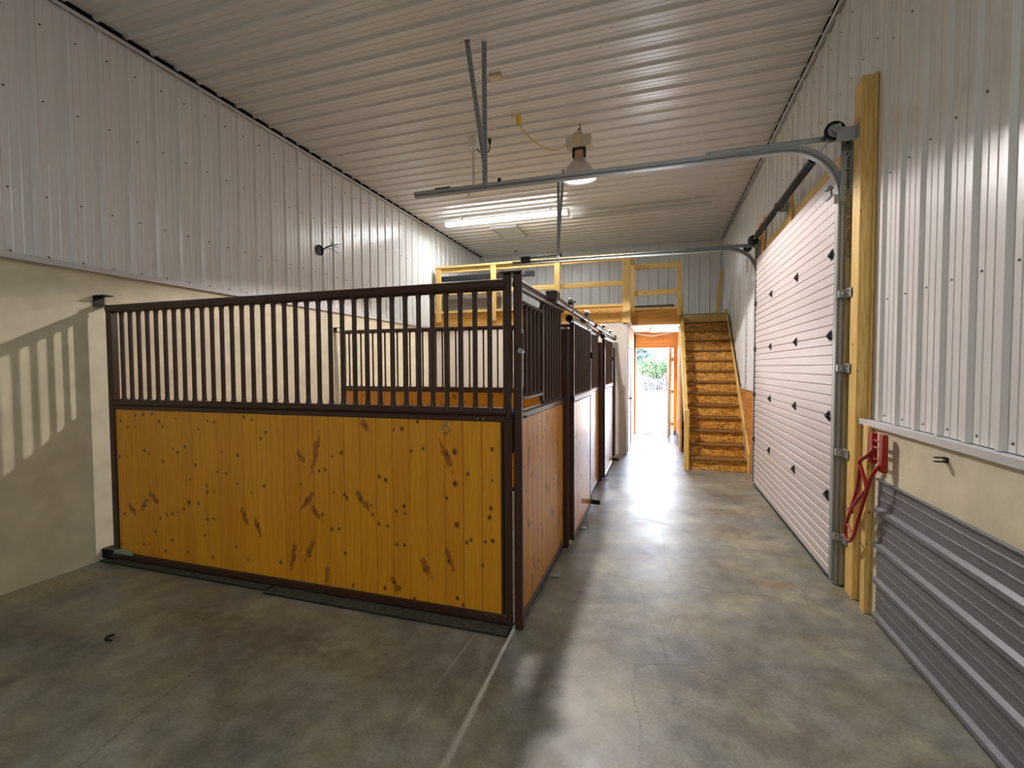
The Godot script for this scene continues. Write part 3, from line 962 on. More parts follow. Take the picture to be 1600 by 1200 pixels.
	put(tr, "end_bracket", st, M.brown_steel)
	# rubber mats
	for a in [[-4.615, -2.80, -2.705, "black rubber stall mat under the panel's wall end"], [-2.79, -0.885, -2.665, "black rubber stall mat under the panel's corner post end"]]:
		var mt := thing("rubber_mat", a[3], "mat", Vector3((a[0] + a[1]) / 2, 0, -4.2), "stall floor mats")
		st = mb()
		var zn: float = a[2]
		box(st, Vector3(0, 0.0065, (zn - 5.80) / 2 + 4.2), Vector3(a[1] - a[0], 0.013, zn + 5.80), 0.003)
		put(mt, "sheet", st, M.rubber)
		st = mb()
		box(st, Vector3(0, 0.0138, (zn - 5.80) / 2 + 4.2), Vector3(a[1] - a[0] - 0.014, 0.002, zn + 5.80 - 0.014), 0.0005)
		put(mt, "dusty_top", st, M.dusty_rubber)
	# feed tub on the divider
	var tub := thing("feed_tub", "black feed tub with blue rim hung on the stall divider", "tub", Vector3(-1.80, 0.58, -5.70))
	st = mb()
	lathe(st, [Vector2(0.0, 0.0), Vector2(0.11, 0.0), Vector2(0.135, 0.46), Vector2(0.125, 0.46), Vector2(0.10, 0.02), Vector2(0.0, 0.02)], 20, Vector3.ZERO)
	put(tub, "tub", st, M.black_plastic)
	st = mb()
	lathe(st, [Vector2(0.125, 0.455), Vector2(0.142, 0.455), Vector2(0.145, 0.53), Vector2(0.128, 0.535), Vector2(0.125, 0.455)], 20, Vector3.ZERO)
	put(tub, "rim", st, M.blue_plastic)

func side_panel(called: String, label: String, z0: float, z1: float, gate: bool) -> void:
	var c := (z0 + z1) / 2
	var ln := z0 - z1
	var p := thing(called, label, "stall panel", Vector3(-0.85, 0, c), "grille panels along the aisle")
	var st := mb()
	if gate:
		cyl(st, Vector3(0.0, 2.19, ln / 2), Vector3(0.0, 2.19, -ln / 2), 0.034, 14)
	else:
		cyl(st, Vector3(0, 2.12, ln / 2), Vector3(0, 2.12, -ln / 2), 0.028, 12)
	put(p, "top_rail", st, M.brown_steel)
	st = mb()
	box(st, Vector3(0, 1.362, 0), Vector3(0.056, 0.056, ln), 0.012)
	put(p, "middle_rail", st, M.brown_steel)
	st = mb()
	box(st, Vector3(0, 0.052, 0), Vector3(0.056, 0.062, ln), 0.008)
	put(p, "bottom_rail", st, M.brown_steel)
	var bas := Basis(Vector3(0, 0, -1), Vector3.UP, Vector3.RIGHT)
	var n := int(ln / 0.1309)
	var used := n * 0.1309
	for k in n:
		put(p, "board", plank[(k * 7 + int(absf(z0) * 3.0)) % 25 + 1], M.pine_boards, Vector3(0.008, PY0, ln / 2 - (ln - used) / 2 - 0.1309 * (k + 0.5)), bas)
	var bar := bar_mesh(0.78, 0.0155)
	var zz := ln / 2 - (0.66 if gate else 0.06)
	while zz > -ln / 2 + 0.04:
		put(p, "bar", bar, M.brown_steel, Vector3(0, 1.385, zz))
		zz -= 0.1035
	if gate:
		var g := Node3D.new()
		g.name = "feed_gate"
		p.add_child(g, true)
		g.position = Vector3(0.006, 0, 0)
		st = mb()
		var za := ln / 2 - 0.05
		var zb := ln / 2 - 0.60
		var loop := [Vector3(0, 2.085, zb), Vector3(0, 2.085, za - 0.05), Vector3(0, 2.07, za - 0.015), Vector3(0, 2.035, za), Vector3(0, 1.52, za), Vector3(0, 1.485, za - 0.015), Vector3(0, 1.47, za - 0.05), Vector3(0, 1.47, zb)]
		tube(st, loop, 0.014, 10)
		put(g, "gate_frame", st, M.brown_steel)
		st = mb()
		box(st, Vector3(0, 1.775, zb), Vector3(0.03, 0.72, 0.03), 0.005)
		put(g, "hinge_upright", st, M.brown_steel)
		var gb := bar_mesh(0.60, 0.0145)
		for k in 4:
			put(g, "gate_bar", gb, M.brown_steel, Vector3(0, 1.477, za - 0.107 * (k + 1)))
		st = mb()
		box(st, Vector3(0.055, 0.010, -0.083), Vector3(0.10, 0.007, 0.045), 0.001)
		box(st, Vector3(0.103, 0.045, -0.083), Vector3(0.005, 0.07, 0.045), 0.001)
		put(p, "floor_guide", st, M.galvanised)
		for q in [0.05, 0.09]:
			st = mb()
			cyl(st, Vector3(0.028, 1.35, ln / 2 - q), Vector3(0.034, 1.35, ln / 2 - q), 0.006, 8)
			put(p, "screw", st, M.dark_steel)

func sliding_door(z0: float, z1: float, label: String, idx: int) -> void:
	var ln := z0 - z1
	var p := thing("stall_sliding_door", label, "stall door", Vector3(-0.775, 0, (z0 + z1) / 2), "sliding stall doors")
	var st := mb()
	# open ended top pipe
	var f0 := Vector3(0, 2.105, ln / 2 + 0.12)
	cyl(st, f0, Vector3(0, 2.105, -ln / 2), 0.034, 16, -1.0, false)
	cyl(st, Vector3(0, 2.105, -ln / 2), f0, 0.028, 16, -1.0, false)
	var fr := frame_of(Vector3(0, 0, 1))
	for i in 16:
		var a := TAU * i / 16
		var e := TAU * (i + 1) / 16
		var da := fr.x * cos(a) + fr.y * sin(a)
		var de := fr.x * cos(e) + fr.y * sin(e)
		facing(st, [f0 + da * 0.028, f0 + da * 0.034, f0 + de * 0.034, f0 + de * 0.028], Vector3(0, 0, 1))
	put(p, "top_pipe", st, M.brown_steel)
	for s in [-1.0, 1.0]:
		st = mb()
		box(st, Vector3(0, 1.08, s * (ln / 2 - 0.02)), Vector3(0.045, 2.0, 0.04), 0.006)
		put(p, "stile", st, M.brown_steel)
	st = mb()
	box(st, Vector3(0, 1.372, 0), Vector3(0.052, 0.066, ln), 0.012)
	put(p, "middle_rail", st, M.brown_steel)
	st = mb()
	box(st, Vector3(0, 0.065, 0), Vector3(0.052, 0.06, ln), 0.010)
	put(p, "bottom_rail", st, M.brown_steel)
	var bas := Basis(Vector3(0, 0, -1), Vector3.UP, Vector3.RIGHT)
	var n := int((ln - 0.08) / 0.1309)
	var w := (ln - 0.08) / n
	for k in n:
		put(p, "board", plank[(k * 5 + 9 + idx * 8) % 25 + 1], M.pine_boards, Vector3(0.008, PY0, ln / 2 - 0.04 - w * (k + 0.5)), bas.scaled_local(Vector3(w / 0.1309, 1, 1)))
	var bar := bar_mesh(0.70, 0.015)
	var nb := int((ln - 0.08) / 0.098)
	for k in nb:
		put(p, "bar", bar, M.brown_steel, Vector3(0, 1.395, ln / 2 - 0.04 - (ln - 0.08) * (k + 0.5) / nb))
	for q in [ln / 2 - 0.02, -ln / 2 + 0.16]:
		var h := Node3D.new()
		h.name = "hanger"
		h.position = Vector3(0.0, 2.105, q + 0.10)
		p.add_child(h, true)
		st = mb()
		box(st, Vector3(0.032, 0.07, 0), Vector3(0.008, 0.20, 0.04), 0.002)
		box(st, Vector3(0.01, 0.165, 0), Vector3(0.05, 0.008, 0.04), 0.002)
		put(h, "strap", st, M.galvanised)
		st = mb()
		cyl(st, Vector3(-0.012, 0.155, 0), Vector3(0.028, 0.155, 0), 0.030, 14)
		cyl(st, Vector3(0.028, 0.155, 0), Vector3(0.05, 0.155, 0), 0.013, 8)
		put(h, "wheel", st, M.chrome)
	st = mb()
	box(st, Vector3(0.035, 1.80, -ln / 2 + 0.02), Vector3(0.03, 0.07, 0.035), 0.004)
	put(p, "latch", st, M.dark_steel)
	# floor guides
	st = mb()
	if idx == 0:
		box(st, Vector3(0.035, 0.006, 0.10), Vector3(0.10, 0.008, 0.05), 0.001)
		box(st, Vector3(0.082, 0.045, 0.10), Vector3(0.006, 0.08, 0.05), 0.001)
	else:
		box(st, Vector3(0.035, 0.02, 0.55), Vector3(0.10, 0.008, 0.05), 0.001)
	put(p, "floor_guide", st, M.galvanised)
	st = mb()
	box(st, Vector3(0.06, 0.085, -ln / 2 - 0.04), Vector3(0.13, 0.05, 0.07), 0.003)
	put(p, "stop_bracket", st, M.dark_steel)

func lumber(parent: Node, called: String, c: Vector3, s: Vector3, m: Material = null, bas := Basis()) -> MeshInstance3D:
	var st := mb()
	box(st, Vector3.ZERO, s, 0.004, Vector2(rng.randf() * 3.0, rng.randf() * 3.0))
	return put(parent, called, st, m if m else M.lumber, c, bas)

func build_loft() -> void:
	var zl := -8.99
	# white partition under the loft
	var wp := struct("wall_partition", "plain white partition wall below the loft")
	var st := mb()
	box(st, Vector3(-2.60, 1.25, zl - 0.06), Vector3(4.05, 2.50, 0.10), 0.002)
	put(wp, "board", st, M.partition_white)
	st = mb()
	box(st, Vector3(-0.583, 1.25, -9.04), Vector3(0.012, 2.50, 0.14), 0.002)
	put(wp, "corner_trim", st, M.trim_white)
	# loft floor and edge
	var lf := struct("floor_loft", "timber loft deck with plywood edge")
	st = mb()
	box(st, Vector3(-2.58, 2.655, (zl - 0.06 + ZF) / 2), Vector3(4.07, 0.27, -ZF + zl - 0.08))
	box(st, Vector3(-0.07, 2.655, (-9.80 + ZF) / 2), Vector3(0.98, 0.27, -ZF - 9.80))
	box(st, Vector3(0.885, 2.70, (-10.685 + ZF) / 2), Vector3(0.95, 0.18, -ZF - 10.685))
	put(lf, "deck", st, M.stain_grey_wood)
	st = mb()
	box(st, Vector3(-2.60, 2.65, zl), Vector3(4.07, 0.29, 0.03), 0.003)
	put(lf, "edge_board", st, M.chipboard)
	st = mb()
	box(st, Vector3(-0.09, 2.655, -9.78), Vector3(0.95, 0.29, 0.03), 0.003)
	put(lf, "edge_board", st, M.fascia_ply)
	st = mb()
	box(st, Vector3(-0.545, 2.655, -9.39), Vector3(0.03, 0.29, 0.78), 0.003)
	put(lf, "edge_board", st, M.fascia_ply)
	# front railing
	var r := thing("loft_railing", "pale timber loft railing above the white partition", "railing", Vector3(-2.5, 2.80, zl))
	var o := -Vector3(-2.5, 2.80, zl)
	lumber(r, "top_rail", o + Vector3(-2.52, 3.765, zl), Vector3(3.99, 0.038, 0.10))
	lumber(r, "apron_rail", o + Vector3(-2.52, 3.70, zl - 0.005), Vector3(3.93, 0.09, 0.038))
	lumber(r, "middle_rail", o + Vector3(-2.50, 3.24, zl - 0.03), Vector3(3.80, 0.09, 0.038))
	lumber(r, "bottom_plate", o + Vector3(-2.60, 2.825, zl), Vector3(4.06, 0.05, 0.10))
	for x in [-4.445, -3.218, -1.90]:
		lumber(r, "post", o + Vector3(x, 3.175, zl + 0.035), Vector3(0.11, 1.12, 0.04))
	lumber(r, "corner_post", o + Vector3(-0.59, 3.10, zl + 0.03), Vector3(0.14, 1.22, 0.05))
	lumber(r, "return_rail", o + Vector3(-0.535, 3.75, zl - 0.42), Vector3(0.09, 0.038, 0.78))
	# set back railing beside the stairs
	var r2 := thing("loft_railing", "short set-back timber railing over the hallway beside the stairs", "railing", Vector3(-0.09, 2.80, -9.79))
	o = -Vector3(-0.09, 2.80, -9.79)
	lumber(r2, "top_rail", o + Vector3(-0.07, 3.675, -9.79), Vector3(0.90, 0.10, 0.038))
	lumber(r2, "middle_rail", o + Vector3(-0.09, 3.15, -9.79), Vector3(0.86, 0.10, 0.038))
	lumber(r2, "bottom_plate", o + Vector3(-0.09, 2.825, -9.79), Vector3(0.93, 0.05, 0.10))
	for x in [-0.515, 0.365]:
		lumber(r2, "post", o + Vector3(x, 3.19, -9.755), Vector3(0.075, 1.02, 0.04))
	# things on the loft
	var bs := thing("black_strip", "long flat black strip fixed behind the loft railing posts", "strip", Vector3(-3.42, 3.53, zl - 0.015))
	st = mb()
	box(st, Vector3.ZERO, Vector3(2.10, 0.115, 0.012), 0.003)
	put(bs, "strip", st, M.rubber)
	var gp := thing("grey_panel", "flat grey panel standing behind the loft railing", "panel", Vector3(-3.80, 2.80, zl - 0.13))
	st = mb()
	box(st, Vector3(0, 0.26, 0), Vector3(1.44, 0.52, 0.03), 0.004)
	put(gp, "board", st, M.grey_panel)
	for sx in [-0.715, 0.715]:
		st = mb()
		box(st, Vector3(sx, 0.26, 0.018), Vector3(0.03, 0.52, 0.01), 0.002)
		put(gp, "edge_strip", st, M.white_plastic)
	var rb := thing("rolled_mat", "dark rolled mat lying behind the short set-back railing", "mat", Vector3(-0.10, 2.80, -9.93))
	st = mb()
	cyl(st, Vector3(-0.40, 0.06, 0), Vector3(0.38, 0.06, 0), 0.058, 16)
	put(rb, "roll", st, M.dusty_rubber)
	var lb := thing("leaning_board", "narrow timber board leaning on the end wall above the stairs", "board", Vector3(1.25, 2.79, -11.55))
	lumber(lb, "board", Vector3(0.05, 0.53, -0.09), Vector3(0.08, 1.08, 0.03), null, Basis.from_euler(Vector3(-0.14, 0, -0.11)))

func build_stairs() -> void:
	var s := thing("staircase", "steep timber staircase with strand board risers up to the loft", "staircase", Vector3(0.89, 0, -8.0))
	var n := 14
	var rise := 0.1995
	var run := 0.2045
	var w := 0.86
	var st := mb()
	box(st, Vector3.ZERO, Vector3(w, rise - 0.03, 0.012), 0.001)
	var rm := st.commit()
	st = mb()
	box(st, Vector3.ZERO, Vector3(w, 0.032, run + 0.05), 0.007)
	var tm := st.commit()
	for k in n:
		put(s, "riser", rm, M.osb if k < n - 1 else M.lumber, Vector3(0.0, rise * (k + 0.5) - 0.012, -run * k - 0.02))
		if k < n - 1:
			put(s, "tread", tm, M.tread_wood, Vector3(0.0, rise * (k + 1) - 0.016, -run * (k + 0.5) + 0.012))
	# stringers
	var ang := atan2(rise, run)
	for sx in [-1.0, 1.0]:
		var sg := mb()
		var a := -0.30 if sx > 0 else -0.26
		var poly := [Vector2(-0.05, 0.0), Vector2(0.02, 0.0), Vector2(run * 13.6 + 0.02, rise * 13.6 + a + 0.02), Vector2(run * 13.6, rise * 13.9 + 0.03), Vector2(-0.05, 0.26)]
		if sx > 0:
			poly = [Vector2(-0.05, 0.0), Vector2(0.12, 0.0), Vector2(run * 13.6 + 0.02, rise * 13.6 - 0.16), Vector2(run * 13.6, rise * 13.9 + 0.10), Vector2(-0.05, 0.30)]
		# outline lies in the plane of depth (-z) and height
		extrude(sg, poly, 0.034, Transform3D(Basis(Vector3(0, 0, -1), Vector3.UP, Vector3(1, 0, 0)), Vector3(sx * 0.447 - 0.017, 0, 0.01)))
		put(s, "stringer", sg, M.lumber)
	lumber(s, "newel", Vector3(-0.463, 0.485, 0.03), Vector3(0.074, 0.97, 0.10))
	var lo := Vector3(-0.468, 0.83, -0.10)
	var hi := Vector3(-0.468, 3.10, -2.42)
	var d := (hi - lo)
	lumber(s, "handrail", (lo + hi) / 2, Vector3(0.064, 0.20, d.length()), null, frame_of(d))

func build_hall() -> void:
	# end wall of the hallway round the open door
	var we := struct("wall_hall_end", "orange plywood wall round the open outside door")
	var st := mb()
	box(st, Vector3(0.40, 1.26, ZF + 0.01), Vector3(0.12, 2.50, 0.02), 0, Vector2(0.2, 0.1))
	put(we, "plywood_board", st, M.plywood_orange)
	st = mb()
	box(st, Vector3(-0.11, 2.32, ZF + 0.01), Vector3(0.90, 0.40, 0.02), 0, Vector2(0.5, 0.1))
	put(we, "plywood_board", st, M.plywood_orange)
	st = mb()
	box(st, Vector3(0.392, 0.06, ZF + 0.028), Vector3(0.115, 0.12, 0.014), 0.002)
	put(we, "baseboard", st, M.baseboard_grey)
	var wh := struct("wall_hall_left", "white side wall of the hallway")
	st = mb()
	box(st, Vector3(-0.62, 1.25, -9.24), Vector3(0.06, 2.50, 0.28))
	box(st, Vector3(-0.62, 1.25, -11.15), Vector3(0.06, 2.50, 1.42))
	box(st, Vector3(-0.62, 2.28, -9.91), Vector3(0.06, 0.44, 1.06))
	put(wh, "board", st, M.partition_white)
	var wr := struct("wall_hall_right", "plywood side wall under the stairs")
	st = mb()
	box(st, Vector3(0.425, 1.25, -11.2), Vector3(0.02, 2.50, 1.32), 0, Vector2(0.3, 0.2))
	box(st, Vector3(0.425, 1.05, -10.1), Vector3(0.02, 2.10, 0.88), 0, Vector2(0.3, 0.2))
	put(wr, "plywood_board", st, M.plywood_orange)
	st = mb()
	box(st, Vector3(0.405, 1.25, -9.72), Vector3(0.04, 2.50, 0.09), 0.003)
	put(wr, "post", st, M.lumber)
	st = mb()
	box(st, Vector3(0.408, 0.06, -11.0), Vector3(0.014, 0.12, 1.7), 0.002)
	put(wr, "baseboard", st, M.baseboard_grey)
	# room door in the hall's left wall
	var d3 := struct("door_3", "white side room door with dark knob and lock")
	st = mb()
	box(st, Vector3(-0.612, 1.02, -9.91), Vector3(0.04, 2.04, 1.04), 0.003)
	put(d3, "leaf", st, M.steel_door)
	for zz in [-9.375, -10.445]:
		st = mb()
		box(st, Vector3(-0.585, 1.03, zz), Vector3(0.025, 2.06, 0.06), 0.003)
		put(d3, "casing", st, M.trim_white)
	st = mb()
	cyl(st, Vector3(-0.59, 1.04, -9.50), Vector3(-0.54, 1.04, -9.50), 0.012, 8)
	lathe(st, [Vector2(0.0, 0.0), Vector2(0.026, 0.006), Vector2(0.028, 0.026), Vector2(0.0, 0.04)], 12, Vector3(-0.55, 1.04, -9.50), Basis(Vector3(0, 1, 0), Vector3(1, 0, 0), Vector3(0, 0, -1)))
	put(d3, "knob", st, M.dark_steel)
	st = mb()
	box(st, Vector3(-0.585, 1.47, -9.50), Vector3(0.02, 0.11, 0.06), 0.004)
	put(d3, "lock_plate", st, M.dark_steel)
	# outside door: frame and open leaf
	var d2 := struct("door_2", "open outside door, leaf swung into the hallway")
	for x in [-0.555, 0.345]:
		st = mb()
		box(st, Vector3(x, 1.07, -11.94), Vector3(0.035, 2.14, 0.20), 0.003)
		put(d2, "frame_jamb", st, M.plywood_orange)
	st = mb()
	box(st, Vector3(-0.105, 2.135, -11.94), Vector3(0.93, 0.03, 0.20), 0.003)
	put(d2, "frame_head", st, M.plywood_orange)
	st = mb()
	box(st, Vector3(-0.105, 0.012, -11.94), Vector3(0.87, 0.024, 0.20), 0.003)
	put(d2, "threshold", st, M.galvanised)
	var hinge := Vector3(0.262, 0.03, -11.80)
	var tip := Vector3(0.193, 0.03, -10.96)
	var dir := (tip - hinge).normalized()
	var bas := Basis(dir, Vector3.UP, dir.cross(Vector3.UP))
	var ln := 0.85
	st = mb()
	box(st, Vector3(ln / 2, 1.04, 0), Vector3(ln, 2.06, 0.044), 0.003)
	var leaf := put(d2, "leaf", st, M.steel_door, hinge, bas)
	st = mb()
	for s in [-1.0, 1.0]:
		cyl(st, Vector3(ln - 0.07, 0.97, 0.022 * s), Vector3(ln - 0.07, 0.97, 0.07 * s), 0.012, 8)
		box(st, Vector3(ln - 0.12, 0.97, 0.07 * s), Vector3(0.12, 0.02, 0.014), 0.004)
	put(leaf, "lever", st, M.chrome)
	st = mb()
	for s in [-1.0, 1.0]:
		cyl(st, Vector3(ln - 0.07, 1.13, 0.022 * s), Vector3(ln - 0.07, 1.13, 0.045 * s), 0.028, 12)
	put(leaf, "deadbolt", st, M.chrome)
	for y in [0.28, 1.06, 1.84]:
		st = mb()
		box(st, Vector3(0.298, y, -11.825), Vector3(0.075, 0.09, 0.006), 0.001)
		cyl(st, Vector3(0.27, y - 0.05, -11.815), Vector3(0.27, y + 0.05, -11.815), 0.011, 8)
		put(d2, "hinge", st, M.chrome)
	# hall ceiling board, fluorescent lamp, cables
	var cl := struct("ceiling_hall", "pale board ceiling of the hallway")
	st = mb()
	box(st, Vector3(-0.09, 2.512, -10.82), Vector3(0.98, 0.014, 2.05))
	put(cl, "board", st, M.partition_white)
	fluorescent("short lit fluorescent lamp on the hallway ceiling", Vector3(0.10, 2.505, -10.45), 0.62, true, HALL, 0.0)
	var cb := thing("cable", "white cable sagging along the hallway ceiling", "cable", Vector3(-0.1, 2.45, -11.78))
	st = mb()
	tube(st, smooth_path([Vector3(-0.48, 0.055, 0), Vector3(-0.25, -0.01, 0), Vector3(-0.03, -0.035, 0), Vector3(0.2, -0.005, 0), Vector3(0.50, 0.055, 0)]), 0.010, 8)
	put(cb, "strand", st, M.white_plastic)
	st = mb()
	tube(st, smooth_path([Vector3(-0.48, 0.02, 0.01), Vector3(-0.3, -0.02, 0.01), Vector3(-0.05, -0.055, 0.01), Vector3(0.15, -0.01, 0.01), Vector3(0.35, 0.05, 0.0)]), 0.007, 8)
	put(cb, "strand", st, M.white_plastic)

func fluorescent(label: String, at: Vector3, ln: float, lit: bool, energy: float, drop: float, tone := Color(0.97, 0.985, 1.0)) -> void:
	# strip fitting hung under a ceiling at height at.y, along x
	var f := thing("fluorescent_lamp", label, "lamp", at - Vector3(0, drop, 0))
	if drop > 0.0:
		for s in [-1.0, 1.0]:
			var ms := mb()
			box(ms, Vector3(s * ln * 0.36, drop / 2, 0), Vector3(0.04, drop, 0.05), 0.003)
			put(f, "mount", ms, M.white_plastic)
	var st := mb()
	var prof := [Vector2(-0.055, 0.0), Vector2(0.055, 0.0), Vector2(0.055, -0.030), Vector2(0.030, -0.055), Vector2(-0.030, -0.055), Vector2(-0.055, -0.030)]
	extrude(st, prof, ln, Transform3D(Basis(Vector3(0, 0, -1), Vector3.UP, Vector3(1, 0, 0)), Vector3(-ln / 2, 0, 0)))
	put(f, "housing", st, M.white_plastic)
	for s in [-1.0, 1.0]:
		st = mb()
		cyl(st, Vector3(-ln / 2 + 0.035, -0.075, 0.045 * s), Vector3(ln / 2 - 0.035, -0.075, 0.045 * s), 0.019, 12)
		put(f, "tube", st, M.tube_glow if lit else M.tube_dark)
	for s in [-1.0, 1.0]:
		st = mb()
		box(st, Vector3(s * (ln / 2 - 0.02), -0.062, 0), Vector3(0.03, 0.075, 0.14), 0.006)
		put(f, "socket", st, M.white_plastic)
	if lit:
		var l := AreaLight3D.new()
		l.name = "tube_light"
		l.area_size = Vector2(ln - 0.1, 0.12)
		l.light_energy = energy
		l.light_color = tone
		l.area_range = 30.0
		l.shadow_enabled = true
		f.add_child(l, true)
		l.position = Vector3(0, -0.105, 0)
		l.rotation_degrees = Vector3(-90, 0, 0)

func build_ceiling_things() -> void:
	# high bay lamp
	var at := Vector3(-0.95, CEIL - 0.02, -5.77)
	var h := thing("high_bay_lamp", "lit hanging high bay lamp with bell reflector and pale ballast box", "lamp", at)
	var st := mb()
	tube(st, [Vector3(0, 0, 0), Vector3(0.012, -0.02, 0), Vector3(0.014, -0.045, 0), Vector3(0, -0.06, 0), Vector3(-0.012, -0.05, 0)], 0.005, 8)
	var rp := []
	for k in 17:
		var a := TAU * k / 16
		rp.append(Vector3(0.018 * sin(a), -0.085 + 0.03 * cos(a), 0))
	tube(st, rp, 0.006, 8, false)
	put(h, "hook", st, M.dark_steel)
	st = mb()
	box(st, Vector3(0, -0.225, 0), Vector3(0.31, 0.125, 0.15), 0.008)
	box(st, Vector3(-0.01, -0.135, 0), Vector3(0.10, 0.06, 0.10), 0.006)
	put(h, "ballast_box", st, M.lamp_housing)
	st = mb()
	box(st, Vector3(-0.01, -0.215, 0.077), Vector3(0.10, 0.11, 0.006), 0.002)
	put(h, "ballast_cover", st, M.ivory_plastic)
	st = mb()
	for s in [-1.0, 1.0]:
		box(st, Vector3(0.07 * s, -0.34, 0), Vector3(0.02, 0.12, 0.06), 0.003)
	box(st, Vector3(0, -0.295, 0), Vector3(0.15, 0.014, 0.07), 0.002)
	put(h, "yoke", st, M.dark_steel)
	st = mb()
	lathe(st, [Vector2(0.055, -0.445), Vector2(0.062, -0.40), Vector2(0.062, -0.335), Vector2(0.05, -0.325), Vector2(0.0, -0.325)], 20, Vector3.ZERO)
	put(h, "socket_collar", st, M.copper_band)
	st = mb()
	lathe(st, [Vector2(0.212, -0.66), Vector2(0.215, -0.655), Vector2(0.205, -0.635), Vector2(0.165, -0.55), Vector2(0.115, -0.475), Vector2(0.075, -0.43), Vector2(0.055, -0.42)], 32, Vector3.ZERO)
	lathe(st, [Vector2(0.052, -0.425), Vector2(0.070, -0.435), Vector2(0.110, -0.48), Vector2(0.160, -0.555), Vector2(0.200, -0.638), Vector2(0.212, -0.66)], 32, Vector3.ZERO)
	put(h, "reflector", st, M.reflector)
	st = mb()
	lathe(st, [Vector2(0.0, -0.668), Vector2(0.10, -0.664), Vector2(0.18, -0.652), Vector2(0.202, -0.640), Vector2(0.19, -0.63), Vector2(0.0, -0.63)], 28, Vector3.ZERO)
	put(h, "lens", st, M.lamp_glow).set_meta("label", "glowing lamp mouth")
	var l := SpotLight3D.new()
	l.name = "lamp_light"
	l.light_energy = LAMP
	l.light_color = Color(1.0, 0.965, 0.955)
	l.spot_angle = 73.0
	l.spot_angle_attenuation = 0.10
	l.spot_range = 40.0
	l.spot_attenuation = 2.0
	l.light_size = 0.045
	l.shadow_enabled = true
	h.add_child(l, true)
	l.position = Vector3(0, -0.685, 0)
	l.rotation_degrees = Vector3(-90, 0, 0)
	# cord of the lamp
	var c := thing("power_cord", "thin yellow power cord from ceiling outlet to high bay lamp", "cord", Vector3(-1.62, CEIL, -5.37))
	st = mb()
	tube(st, smooth_path([Vector3(0.03, -0.10, 0.0), Vector3(0.10, -0.22, -0.02), Vector3(0.25, -0.34, -0.12), Vector3(0.40, -0.36, -0.25), Vector3(0.55, -0.27, -0.35), Vector3(0.64, -0.19, -0.40)]), 0.006, 8)
	put(c, "cord", st, M.cord_yellow)
	st = mb()
	lathe(st, [Vector2(0.012, -0.13), Vector2(0.026, -0.10), Vector2(0.03, -0.05), Vector2(0.026, -0.028)], 12, Vector3(0.02, 0, 0))
	put(c, "plug", st, M.yellow_plastic).set_meta("label", "bright yellow plug")
	for a in [[Vector3(-1.62, CEIL, -5.37), "ivory ceiling outlet holding the yellow plug"], [Vector3(-1.61, CEIL, -4.59), "empty ivory ceiling outlet plate"]]:
		var op := thing("ceiling_outlet", a[1], "outlet", a[0])
		st = mb()
		box(st, Vector3(0, -0.014, 0), Vector3(0.13, 0.028, 0.09), 0.004)
		put(op, "plate", st, M.ivory_plastic)
		for s in [-1.0, 1.0]:
			st = mb()
			box(st, Vector3(0.028 * s, -0.030, 0), Vector3(0.034, 0.006, 0.03), 0.002)
			put(op, "socket", st, M.white_plastic)
	# white box with pipe and hanging black plug
	var jb := thing("junction_box", "white ceiling junction box with thin drop pipe", "junction box", Vector3(-2.31, CEIL, -5.69))
	st = mb()
	box(st, Vector3(0, -0.07, 0), Vector3(0.11, 0.14, 0.09), 0.006)
	put(jb, "box", st, M.white_plastic)
	st = mb()
	tube(st, smooth_path([Vector3(0.0, -0.14, 0), Vector3(0.0, -0.30, 0.0), Vector3(0.0, -0.55, 0), Vector3(-0.02, -0.68, 0), Vector3(-0.09, -0.76, 0)], 4), 0.014, 8)
	put(jb, "drop_pipe", st, M.trim_white)
	var bp := thing("power_cord", "short black cord with plug hooked up beside the junction box", "cord", Vector3(-2.15, CEIL, -5.79))
	st = mb()
	tube(st, smooth_path([Vector3(0.03, -0.07, 0), Vector3(0.02, -0.16, 0), Vector3(-0.05, -0.20, 0.02), Vector3(-0.12, -0.15, 0.06), Vector3(-0.14, -0.06, 0.08)]), 0.007, 8)
	put(bp, "cord", st, M.black_plastic)
	st = mb()
	lathe(st, [Vector2(0.010, -0.09), Vector2(0.018, -0.06), Vector2(0.024, -0.018)], 10, Vector3(0.03, 0, 0))
	put(bp, "plug", st, M.black_plastic)
	# fluorescent strips
	fluorescent("long lit fluorescent strip lamp on the ribbed ceiling", Vector3(-2.84, CEIL - 0.02, -8.55), 2.50, true, TUBES, 0.06)
	fluorescent("long unlit fluorescent strip lamp on the ribbed ceiling", Vector3(-0.36, CEIL - 0.02, -8.86), 2.50, false, 0.0, 0.06)
	# strip out of view behind the camera, placed to light stall front and floor
	fluorescent("unseen lit fluorescent strip lamp behind the camera, placed to light the stall front and floor", Vector3(-0.15, CEIL - 0.02, 2.3), 2.50, true, UNSEEN_REAR, 0.06, Color(0.97, 1.0, 1.0))
	# attic hatch
	var ah := thing("ceiling_hatch", "white framed square hatch panel in the ceiling", "hatch", Vector3(-3.14, CEIL, -9.75))
	st = mb()
	box(st, Vector3(0, -0.045, 0), Vector3(0.50, 0.012, 0.72), 0.002)
	put(ah, "panel", st, M.ceiling_steel)
	for s in [-1.0, 1.0]:
		st = mb()
		box(st, Vector3(0.27 * s, -0.04, 0), Vector3(0.05, 0.05, 0.82), 0.004)
		put(ah, "frame_strip", st, M.trim_white)
		st = mb()
		box(st, Vector3(0, -0.04, 0.385 * s), Vector3(0.49, 0.05, 0.05), 0.004)
		put(ah, "frame_strip", st, M.trim_white)
	# small black sensor near the end wall
	var sn := thing("ceiling_sensor", "tiny black sensor on the ceiling near the end wall", "sensor", Vector3(-3.5, CEIL, -11.43))
	st = mb()
